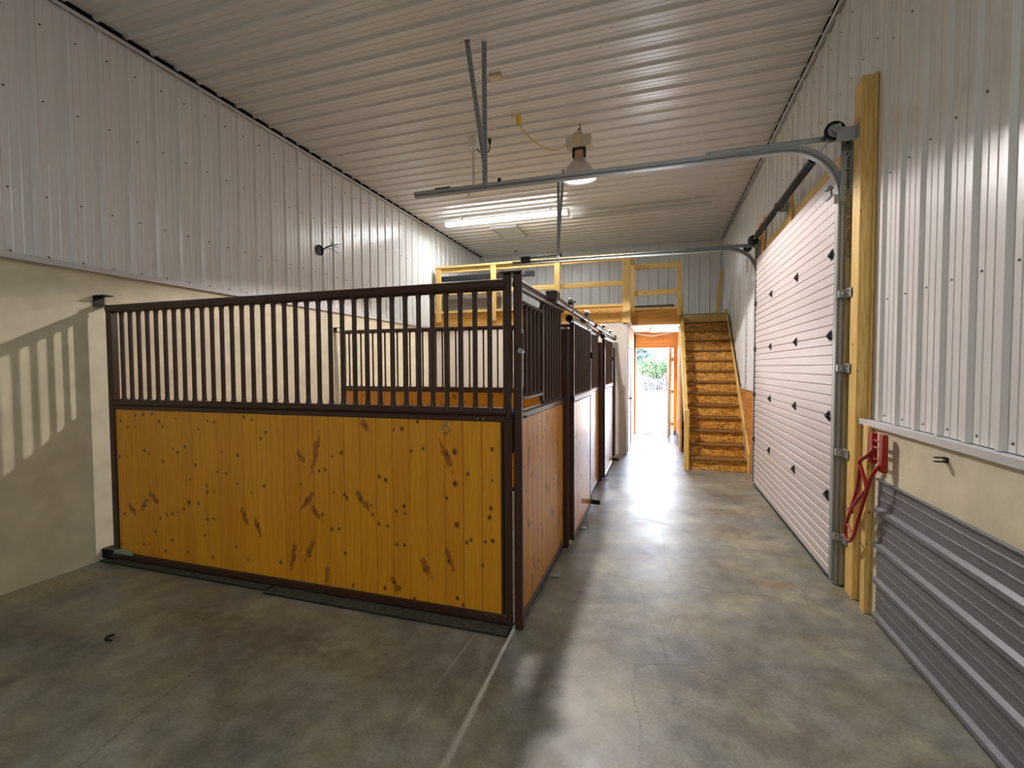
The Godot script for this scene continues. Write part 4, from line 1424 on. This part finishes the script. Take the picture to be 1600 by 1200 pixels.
	lathe(st, [Vector2(0.0, -0.05), Vector2(0.025, -0.045), Vector2(0.03, -0.02), Vector2(0.022, 0.0)], 12, Vector3.ZERO)
	put(sn, "knob", st, M.black_plastic)

func track_outline() -> Array:
	# C channel, opening sideways: x across, y up
	return [Vector2(-0.028, -0.025), Vector2(0.026, -0.025), Vector2(0.026, -0.020), Vector2(0.016, -0.019), Vector2(0.016, -0.008), Vector2(0.030, -0.005), Vector2(0.030, 0.025), Vector2(-0.028, 0.025), Vector2(-0.028, 0.021), Vector2(0.026, 0.021), Vector2(0.024, -0.002), Vector2(0.010, -0.006), Vector2(0.010, -0.021), Vector2(-0.028, -0.021)]

func overhead_track(label: String, z: float, near: bool) -> void:
	var t := thing("door_track", label, "door track", Vector3(1.286, 0, z), "steel tracks of the overhead door")
	# vertical, curve, horizontal; frames travel up then towards -x
	var rad := 0.40
	var ytop := 3.325
	var mir := 1.0 if near else -1.0
	var st := mb()
	var fr := []
	var side := Vector3(0, 0, mir)
	var ys := [0.03, 1.0, 2.0, ytop - rad]
	for y in ys:
		fr.append(Transform3D(Basis(side, Vector3.UP.cross(side), Vector3.UP), Vector3(0, y, 0)))
	var vert := mb()
	loft(vert, fr, track_outline())
	put(t, "upright", vert, M.galvanised)
	fr = []
	for k in 13:
		var a := PI / 2 * k / 12
		var p := Vector3(-rad + rad * cos(a), ytop - rad + rad * sin(a), 0)
		var d := Vector3(-sin(a), cos(a), 0)
		fr.append(Transform3D(Basis(side, d.cross(side), d), p))
	loft(st, fr, track_outline())
	put(t, "curve", st, M.galvanised)
	st = mb()
	fr = []
	for x in [-rad, -1.5, -2.5, -3.56]:
		var d := Vector3(-1, 0.0, 0)
		fr.append(Transform3D(Basis(side, d.cross(side), d), Vector3(x, ytop + (-x - rad) * 0.006, 0)))
	loft(st, fr, track_outline())
	put(t, "horizontal_rail", st, M.galvanised)
	# angle iron over the curve, running to the jamb
	st = mb()
	box(st, Vector3(-0.42, ytop + 0.046, 0.020 * mir), Vector3(1.05, 0.004, 0.036))
	box(st, Vector3(-0.42, ytop + 0.028, 0.036 * mir), Vector3(1.05, 0.038, 0.004))
	put(t, "angle_bar", st, M.galvanised)
	# flag bracket
	st = mb()
	box(st, Vector3(0.038, 3.12, 0.07 * mir), Vector3(0.006, 0.42, 0.05), 0.001)
	box(st, Vector3(0.01, 3.10, 0.046 * mir), Vector3(0.06, 0.44, 0.005), 0.001)
	box(st, Vector3(-0.005, 2.905, 0.036 * mir), Vector3(0.10, 0.07, 0.005), 0.001)
	put(t, "flag_bracket", st, M.galvanised)
	st = mb()
	for y in [2.93, 3.0, 3.10, 3.22, 3.30]:
		cyl(st, Vector3(0.020, y, 0.045 * mir), Vector3(0.020, y, 0.056 * mir), 0.007, 6)
	put(t, "bolt", st, M.dark_steel)
	for y in [0.38, 1.02, 1.65, 2.20]:
		var b := Node3D.new()
		b.name = "jamb_bracket"
		b.position = Vector3(0.0, y, 0.03 * mir)
		t.add_child(b, true)
		st = mb()
		box(st, Vector3(0.022, 0, 0.038 * mir), Vector3(0.085, 0.055, 0.004), 0.001)
		box(st, Vector3(-0.012, 0, 0.020 * mir), Vector3(0.018, 0.05, 0.036), 0.001)
		box(st, Vector3(0.026, 0, 0.085 * mir), Vector3(0.005, 0.07, 0.09), 0.001)
		put(b, "plate", st, M.galvanised)
		st = mb()
		for q in [-0.018, 0.018]:
			cyl(st, Vector3(0.013, q, 0.085 * mir), Vector3(0.024, q, 0.085 * mir), 0.011, 6)
		cyl(st, Vector3(-0.005, 0, 0.038 * mir), Vector3(-0.005, 0, 0.050 * mir), 0.008, 6)
		put(b, "bolt", st, M.chrome)

func perforated(st: SurfaceTool, a: Vector3, b: Vector3, w := 0.034) -> void:
	# slotted angle iron: two flanges with a row of raised slots' rims
	var f := frame_of(b - a)
	var ln := (b - a).length()
	var c := (a + b) / 2
	box(st, c + f.x * w / 2, Vector3(w, 0.003, ln), 0, Vector2.ZERO, f)
	box(st, c + f.y * w / 2, Vector3(0.003, w, ln), 0, Vector2.ZERO, f)

func slots(st: SurfaceTool, a: Vector3, b: Vector3, w := 0.034) -> void:
	var f := frame_of(b - a)
	var ln := (b - a).length()
	var n := int(ln / 0.05)
	for k in n:
		var p := a.lerp(b, (k + 0.5) / n)
		box(st, p + f.x * w * 0.55, Vector3(0.007, 0.0042, 0.013), 0, Vector2.ZERO, f)
		box(st, p + f.y * w * 0.55, Vector3(0.0042, 0.007, 0.013), 0, Vector2.ZERO, f)

func build_door_hardware() -> void:
	overhead_track("near galvanised overhead door track beside the tall timber jamb", -4.10, true)
	overhead_track("far galvanised overhead door track beside the staircase", -7.24, false)
	# hangers
	for a in [[Vector3(-1.56, 3.33, -4.10), [Vector3(-1.56, 4.66, -4.10), Vector3(-1.70, 4.66, -4.02)], "slotted angle hanger of the door track end above the stall panel"], [Vector3(-1.53, 3.36, -7.24), [Vector3(-1.53, 4.66, -7.24), Vector3(-1.40, 4.66, -7.0)], "slotted angle hanger of the door track end before the loft"]]:
		var hg := thing("track_hanger", a[2], "hanger", a[0])
		for q in a[1]:
			var lo := Vector3(0, 0.0, 0) if q.x == a[0].x else Vector3(0, 0.22, 0.006)
			var st := mb()
			perforated(st, lo, q - a[0])
			var ang := put(hg, "angle_iron", st, M.galvanised)
			st = mb()
			slots(st, lo, q - a[0])
			stuff(put(ang, "slots", st, M.dark_steel))
		var st2 := mb()
		cyl(st2, Vector3(0.012, 0.0, 0.0), Vector3(0.012, 0.0, 0.05), 0.012, 8)
		put(hg, "bolt", st2, M.chrome)
	# bumper on far track
	var bm := thing("track_bumper", "black rubber bumper clamp on the far door track", "bumper", Vector3(-2.05, 3.38, -7.24))
	var st := mb()
	box(st, Vector3(0, 0.01, 0), Vector3(0.15, 0.09, 0.07), 0.006)
	put(bm, "clamp", st, M.rubber)
	st = mb()
	cyl(st, Vector3(0.07, 0.035, 0), Vector3(0.56, 0.045, 0), 0.008, 8)
	cyl(st, Vector3(0.56, 0.045, 0), Vector3(0.585, 0.045, 0), 0.032, 12)
	put(bm, "rod", st, M.dark_steel)
	bm = thing("track_bumper", "thin black bar lying on the near door track end", "bumper", Vector3(-1.95, 3.375, -4.10))
	st = mb()
	box(st, Vector3(-0.03, 0.004, 0), Vector3(0.16, 0.012, 0.035), 0.002)
	put(bm, "bar", st, M.rubber)
	st = mb()
	lathe(st, [Vector2(0.0, 0.0), Vector2(0.018, 0.0), Vector2(0.016, 0.03), Vector2(0.0, 0.034)], 10, Vector3(0.54, -0.004, 0))
	put(bm, "knob", st, M.black_plastic)
	# torsion spring shaft
	var ts := thing("torsion_spring", "black torsion spring shaft with cable drums above the overhead door", "torsion spring", Vector3(1.20, 3.365, -5.5))
	st = mb()
	cyl(st, Vector3(0, 0, 1.62), Vector3(0, 0, -2.02), 0.0125, 12)
	put(ts, "shaft", st, M.galvanised)
	for q in [[1.02, -0.16], [-0.20, -1.20]]:
		st = mb()
		var prof := []
		var n := 70
		var a0 := Vector3(0, 0, q[0])
		var a1 := Vector3(0, 0, q[1])
		for k in n:
			var p0 := a0.lerp(a1, float(k) / n)
			var p1 := a0.lerp(a1, (k + 0.5) / n)
			var p2 := a0.lerp(a1, (k + 1.0) / n)
			var f := frame_of(a1 - a0)
			ring(st, p0, f, 0.031, p1, f, 0.035, 14)
			ring(st, p1, f, 0.035, p2, f, 0.031, 14)
		put(ts, "spring", st, M.spring_black)
		st = mb()
		for e in [a0, a1]:
			cyl(st, e + Vector3(0, 0, -0.03), e + Vector3(0, 0, 0.03), 0.037, 16)
			for b in [0.0, 2.0, 4.0]:
				cyl(st, e, e + Vector3(cos(b), sin(b), 0) * 0.050, 0.007, 6)
		put(ts, "winding_cone", st, M.dark_steel)
	for zz in [1.50, -1.50]:
		st = mb()
		var mir := signf(zz)
		lathe(st, [Vector2(0.016, -0.05), Vector2(0.048, -0.05), Vector2(0.050, -0.03), Vector2(0.054, 0.0), Vector2(0.068, 0.022), Vector2(0.068, 0.036), Vector2(0.056, 0.036), Vector2(0.045, 0.030), Vector2(0.016, 0.030)], 24, Vector3(0, 0, zz), Basis(Vector3(1, 0, 0), Vector3(0, 0, mir), Vector3(0, -mir, 0)))
		var dm := put(ts, "cable_drum", st, M.dark_steel)
		st = mb()
		lathe(st, [Vector2(0.016, 0.031), Vector2(0.046, 0.031), Vector2(0.046, 0.036), Vector2(0.016, 0.036)], 20, Vector3(0, 0, zz), Basis(Vector3(1, 0, 0), Vector3(0, 0, mir), Vector3(0, -mir, 0)))
		put(dm, "drum_face", st, M.galvanised)
		st = mb()
		box(st, Vector3(0.060, -0.045, zz + 0.062 * mir), Vector3(0.12, 0.10, 0.005), 0.001)
		box(st, Vector3(0.118, -0.045, zz + 0.09 * mir), Vector3(0.005, 0.10, 0.055), 0.001)
		cyl(st, Vector3(0, 0, zz + 0.045 * mir), Vector3(0, 0, zz + 0.075 * mir), 0.026, 14)
		put(ts, "end_bearing", st, M.galvanised)
	st = mb()
	box(st, Vector3(0.05, 0.0, -0.18), Vector3(0.13, 0.10, 0.005), 0.001)
	box(st, Vector3(0.095, 0.0, -0.18), Vector3(0.005, 0.20, 0.07), 0.001)
	put(ts, "centre_bearing", st, M.galvanised)
	# timber round the door
	var j := thing("door_jamb", "tall pale timber jamb post with marker writing behind the near track", "timber", Vector3(1.35, 0, -3.93))
	lumber(j, "post", Vector3(0.008, 1.83, 0.02), Vector3(0.075, 3.66, 0.14))
	lumber(j, "post", Vector3(0.018, 1.83, -0.075), Vector3(0.06, 3.66, 0.045))
	lumber(j, "backing_board", Vector3(0.048, 1.83, 0.06), Vector3(0.018, 3.66, 0.10))
	st = mb()
	box(st, Vector3(-0.018, 1.60, -0.127), Vector3(0.055, 3.18, 0.03), 0.002)
	put(j, "stop_strip", st, M.stain_grey_wood)
	var tx := [["LDO 2HSIDE", 3.20, 0.042, true], ["SIDE WILL HAND DOOR", 2.84, 0.036, false]]
	for a in tx:
		var tm := TextMesh.new()
		var sf := SystemFont.new()
		sf.font_names = PackedStringArray(["Droid Sans"])
		if a[3]: sf.font_weight = 700
		tm.font = sf
		tm.text = a[0]
		tm.font_size = 32
		tm.pixel_size = a[2] / 32.0
		tm.depth = 0.001
		tm.horizontal_alignment = HORIZONTAL_ALIGNMENT_LEFT
		put(j, "lettering", tm, M.ink, Vector3(-0.030, a[1], -0.1115), Basis(Vector3(0, -1, 0), Vector3(1, 0, 0), Vector3(0, 0, 1)))
	j = thing("door_jamb", "far timber jamb post of the overhead door", "timber", Vector3(1.35, 0, -7.34))
	lumber(j, "post", Vector3(0.008, 1.83, 0), Vector3(0.085, 3.66, 0.14))
	var hd := thing("door_header", "horizontal timber header board above the overhead door", "timber", Vector3(1.34, 3.15, -5.63))
	lumber(hd, "board", Vector3(0.01, 0.085, 0), Vector3(0.04, 0.13, 3.18))
	hd = thing("spring_pad_board", "short round-topped timber board behind the centre spring bearing", "timber", Vector3(1.325, 3.10, -5.62))
	lumber(hd, "board", Vector3(-0.01, 0.24, 0), Vector3(0.03, 0.47, 0.13))
	hd = thing("spring_pad_board", "short timber board behind the far cable drum", "timber", Vector3(1.325, 3.10, -6.98))
	lumber(hd, "board", Vector3(-0.01, 0.27, 0), Vector3(0.03, 0.54, 0.13))
	# batten on the cream board
	var bt := thing("wall_batten", "narrow upright timber batten between jamb and grey wainscot", "timber", Vector3(1.341, 0, -3.68))
	lumber(bt, "batten", Vector3(0, 0.635, 0), Vector3(0.036, 1.27, 0.075))
	# lift chain loop
	var ch := thing("lift_chain", "thin steel lift chain hanging beside the far door track", "chain", Vector3(1.20, 3.335, -7.47))
	st = mb()
	for s in [-1.0, 1.0]:
		for k in 78:
			var y := 0.0 - 0.038 * k
			var f := Basis(Vector3.UP, PI / 2 * (k % 2))
			for e in [-1.0, 1.0]:
				cyl(st, Vector3(0, y - 0.016, 0.02 * s) + f.x * 0.006 * e, Vector3(0, y + 0.016, 0.02 * s) + f.x * 0.006 * e, 0.0025, 5, -1.0, false)
	stuff(put(ch, "links", st, M.galvanised))
	st = mb()
	lathe(st, [Vector2(0.014, -0.02), Vector2(0.055, -0.02), Vector2(0.048, 0.0), Vector2(0.055, 0.02), Vector2(0.014, 0.02)], 18, Vector3(0, 0.03, 0), Basis(Vector3(1, 0, 0), Vector3(0, 0, 1), Vector3(0, -1, 0)))
	put(ch, "chain_wheel", st, M.dark_steel)

func build_small_things() -> void:
	# red folding saddle rack
	var r := thing("saddle_rack", "red steel folding saddle rack hanging on the timber batten", "rack", Vector3(1.30, 0, -3.6))
	var st := mb()
	var o := Vector3(-1.30, 0, 3.6)
	# two upright side plates of the wall mount
	for a in [[-3.535, 1.24, 1.04], [-3.39, 1.245, 1.01]]:
		st = mb()
		box(st, o + Vector3(1.315, (a[1] + a[2]) / 2, a[0]), Vector3(0.03, a[1] - a[2], 0.055), 0.004)
		put(r, "mount_plate", st, M.red_paint)
	for y in [1.195, 1.15, 1.075]:
		st = mb()
		cyl(st, o + Vector3(1.31, y, -3.55), o + Vector3(1.31, y, -3.38), 0.008, 8)
		put(r, "cross_pin", st, M.red_paint)
	var x := 1.27
	st = mb()
	tube(st, smooth_path([o + Vector3(1.31, 1.14, -3.50), o + Vector3(1.29, 1.09, -3.54), o + Vector3(x, 1.035, -3.61), o + Vector3(x, 0.99, -3.58), o + Vector3(x, 0.90, -3.50), o + Vector3(x, 0.86, -3.49)], 4), 0.012, 8)
	put(r, "bent_arm", st, M.red_paint)
	st = mb()
	tube(st, smooth_path([o + Vector3(x, 1.02, -3.60), o + Vector3(x, 0.85, -3.64), o + Vector3(x, 0.68, -3.74), o + Vector3(x, 0.55, -3.81), o + Vector3(x, 0.48, -3.82), o + Vector3(x, 0.445, -3.79), o + Vector3(x, 0.455, -3.74), o + Vector3(x, 0.53, -3.67), o + Vector3(x, 0.65, -3.61), o + Vector3(x, 0.85, -3.50), o + Vector3(x, 0.97, -3.43), o + Vector3(1.30, 1.05, -3.40)], 5), 0.011, 8)
	put(r, "loop", st, M.red_paint)
	st = mb()
	cyl(st, o + Vector3(x, 0.555, -3.805), o + Vector3(x, 0.51, -3.685), 0.008, 8)
	put(r, "cross_bar", st, M.red_paint)
	st = mb()
	tube(st, [o + Vector3(x, 0.88, -3.49), o + Vector3(x - 0.01, 0.78, -3.60), o + Vector3(x - 0.01, 0.68, -3.72)], 0.012, 8)
	box(st, o + Vector3(x - 0.012, 0.675, -3.715), Vector3(0.02, 0.03, 0.06), 0.003)
	put(r, "prop_arm", st, M.red_paint)
	# hook on the cream board
	var hk := thing("wall_hook", "small black hook on the cream board below the ledge", "hook", Vector3(1.36, 1.20, -2.83))
	st = mb()
	box(st, Vector3(-0.004, 0, 0), Vector3(0.008, 0.03, 0.035), 0.002)
	for s in [-1.0, 1.0]:
		box(st, Vector3(-0.028, 0.010 * s, 0), Vector3(0.05, 0.006, 0.02), 0.002)
	put(hk, "hook", st, M.black_plastic)
	# open electrical hole with wires
	var wh := thing("wire_stub", "bundle of loose wires poking from a dark wall hole", "wires", Vector3(XL, 3.345, -5.54))
	st = mb()
	lathe(st, [Vector2(0.072, 0.0), Vector2(0.076, 0.022), Vector2(0.066, 0.024), Vector2(0.060, 0.008), Vector2(0.0, 0.008)], 24, Vector3.ZERO, Basis(Vector3(0, 0, 1), Vector3(1, 0, 0), Vector3(0, 1, 0)))
	put(wh, "box", st, M.dark_steel)
	for q in [[0.10, 0.12, -0.16], [0.16, 0.09, -0.20], [0.20, 0.05, -0.18], [0.22, -0.05, -0.16], [0.14, 0.16, -0.06], [0.19, 0.11, -0.24]]:
		st = mb()
		tube(st, smooth_path([Vector3(0.01, 0.0, -0.02), Vector3(0.07, 0.03 + q[1] * 0.15, -0.06), Vector3(0.13, 0.05 + q[1] * 0.3, -0.10), Vector3(q[0], 0.02 + q[1], q[2])], 4), 0.0035, 6)
		put(wh, "wire", st, M.dark_steel)
	# curl of hoof trimming on the floor
	var cu := thing("hoof_trimming", "small dark curled shaving lying on the concrete", "shaving", Vector3(-3.224, 0.0, -1.94))
	st = mb()
	tube(st, smooth_path([Vector3(-0.03, 0.006, -0.03), Vector3(-0.035, 0.008, 0.0), Vector3(-0.015, 0.008, 0.025), Vector3(0.03, 0.006, 0.02)]), 0.006, 6)
	put(cu, "curl", st, M.rubber)

func leafy(st: SurfaceTool, c: Vector3, rad: Vector3, n: int, size: float, r: RandomNumberGenerator) -> void:
	for k in n:
		var d := Vector3(r.randfn(), r.randfn(), r.randfn()).normalized() * pow(r.randf(), 0.45)
		var p := c + d * rad
		var a := Vector3(r.randfn(), r.randfn(), r.randfn()).normalized()
		var b := a.cross(Vector3(r.randfn(), r.randfn(), r.randfn())).normalized()
		var s := size * r.randf_range(0.6, 1.4)
		tri(st, p - a * s, p + b * s * 0.45, p + a * s)
		tri(st, p - a * s, p + a * s, p - b * s * 0.45)

func build_outdoors() -> void:
	var g := struct("ground", "pale gravel yard outside the rear door")
	var st := mb()
	box(st, Vector3(0, -0.11, -52.1), Vector3(140, 0.2, 80.0))
	put(g, "gravel", st, M.gravel)
	var r := RandomNumberGenerator.new()
	r.seed = 99
	for a in [[Vector3(-0.15, 0, -34.0), 1.45, 2.45, "leaf_green", "pale green shrub with bare grey twigs, seen through the open door"], [Vector3(2.75, 0, -36.5), 1.2, 2.9, "leaf_green", "taller green shrub beside the twiggy one in the yard"], [Vector3(-2.9, 0, -40.5), 1.3, 2.0, "leaf_green", "low shrub in the yard behind the door jamb"]]:
		var s := thing("shrub", a[4], "shrub", a[0])
		var rad: float = a[1]
		var h: float = a[2]
		st = mb()
		leafy(st, Vector3(0, h * 0.66, 0), Vector3(rad, h * 0.34, rad * 0.8), 5200, 0.075, r)
		stuff(put(s, "foliage", st, M[a[3]]))
		st = mb()
		for k in 110:
			var e := Vector3(r.randf_range(-1, 1) * rad, h * r.randf_range(0.2, 0.75), r.randf_range(-1, 1) * rad * 0.8)
			tube(st, [Vector3(e.x * 0.55, 0, e.z * 0.5), Vector3(e.x * 0.7 + r.randf_range(-0.2, 0.2), e.y * 0.55, e.z * 0.7), e], 0.02, 5)
		put(s, "twigs", st, M.ash_branch)
	for a in [[Vector3(-2.2, 0, -58.0), 6.5, "leaf_blue", "bluish spruce-like tree far out in the yard"], [Vector3(2.4, 0, -64.0), 8.0, "leaf_green", "tall green tree far out in the yard"]]:
		var t := thing("tree", a[3], "tree", a[0])
		var h: float = a[1]
		st = mb()
		for k in 7:
			var y := h * (0.25 + 0.75 * k / 7.0)
			leafy(st, Vector3(0, y, 0), Vector3(h * 0.28 * (1.1 - k / 7.0), h * 0.09, h * 0.28 * (1.1 - k / 7.0)), 420, 0.22, r)
		stuff(put(t, "foliage", st, M[a[2]]))
		st = mb()
		cyl(st, Vector3.ZERO, Vector3(0, h * 0.9, 0), 0.16, 8, 0.03)
		put(t, "trunk", st, M.bark)
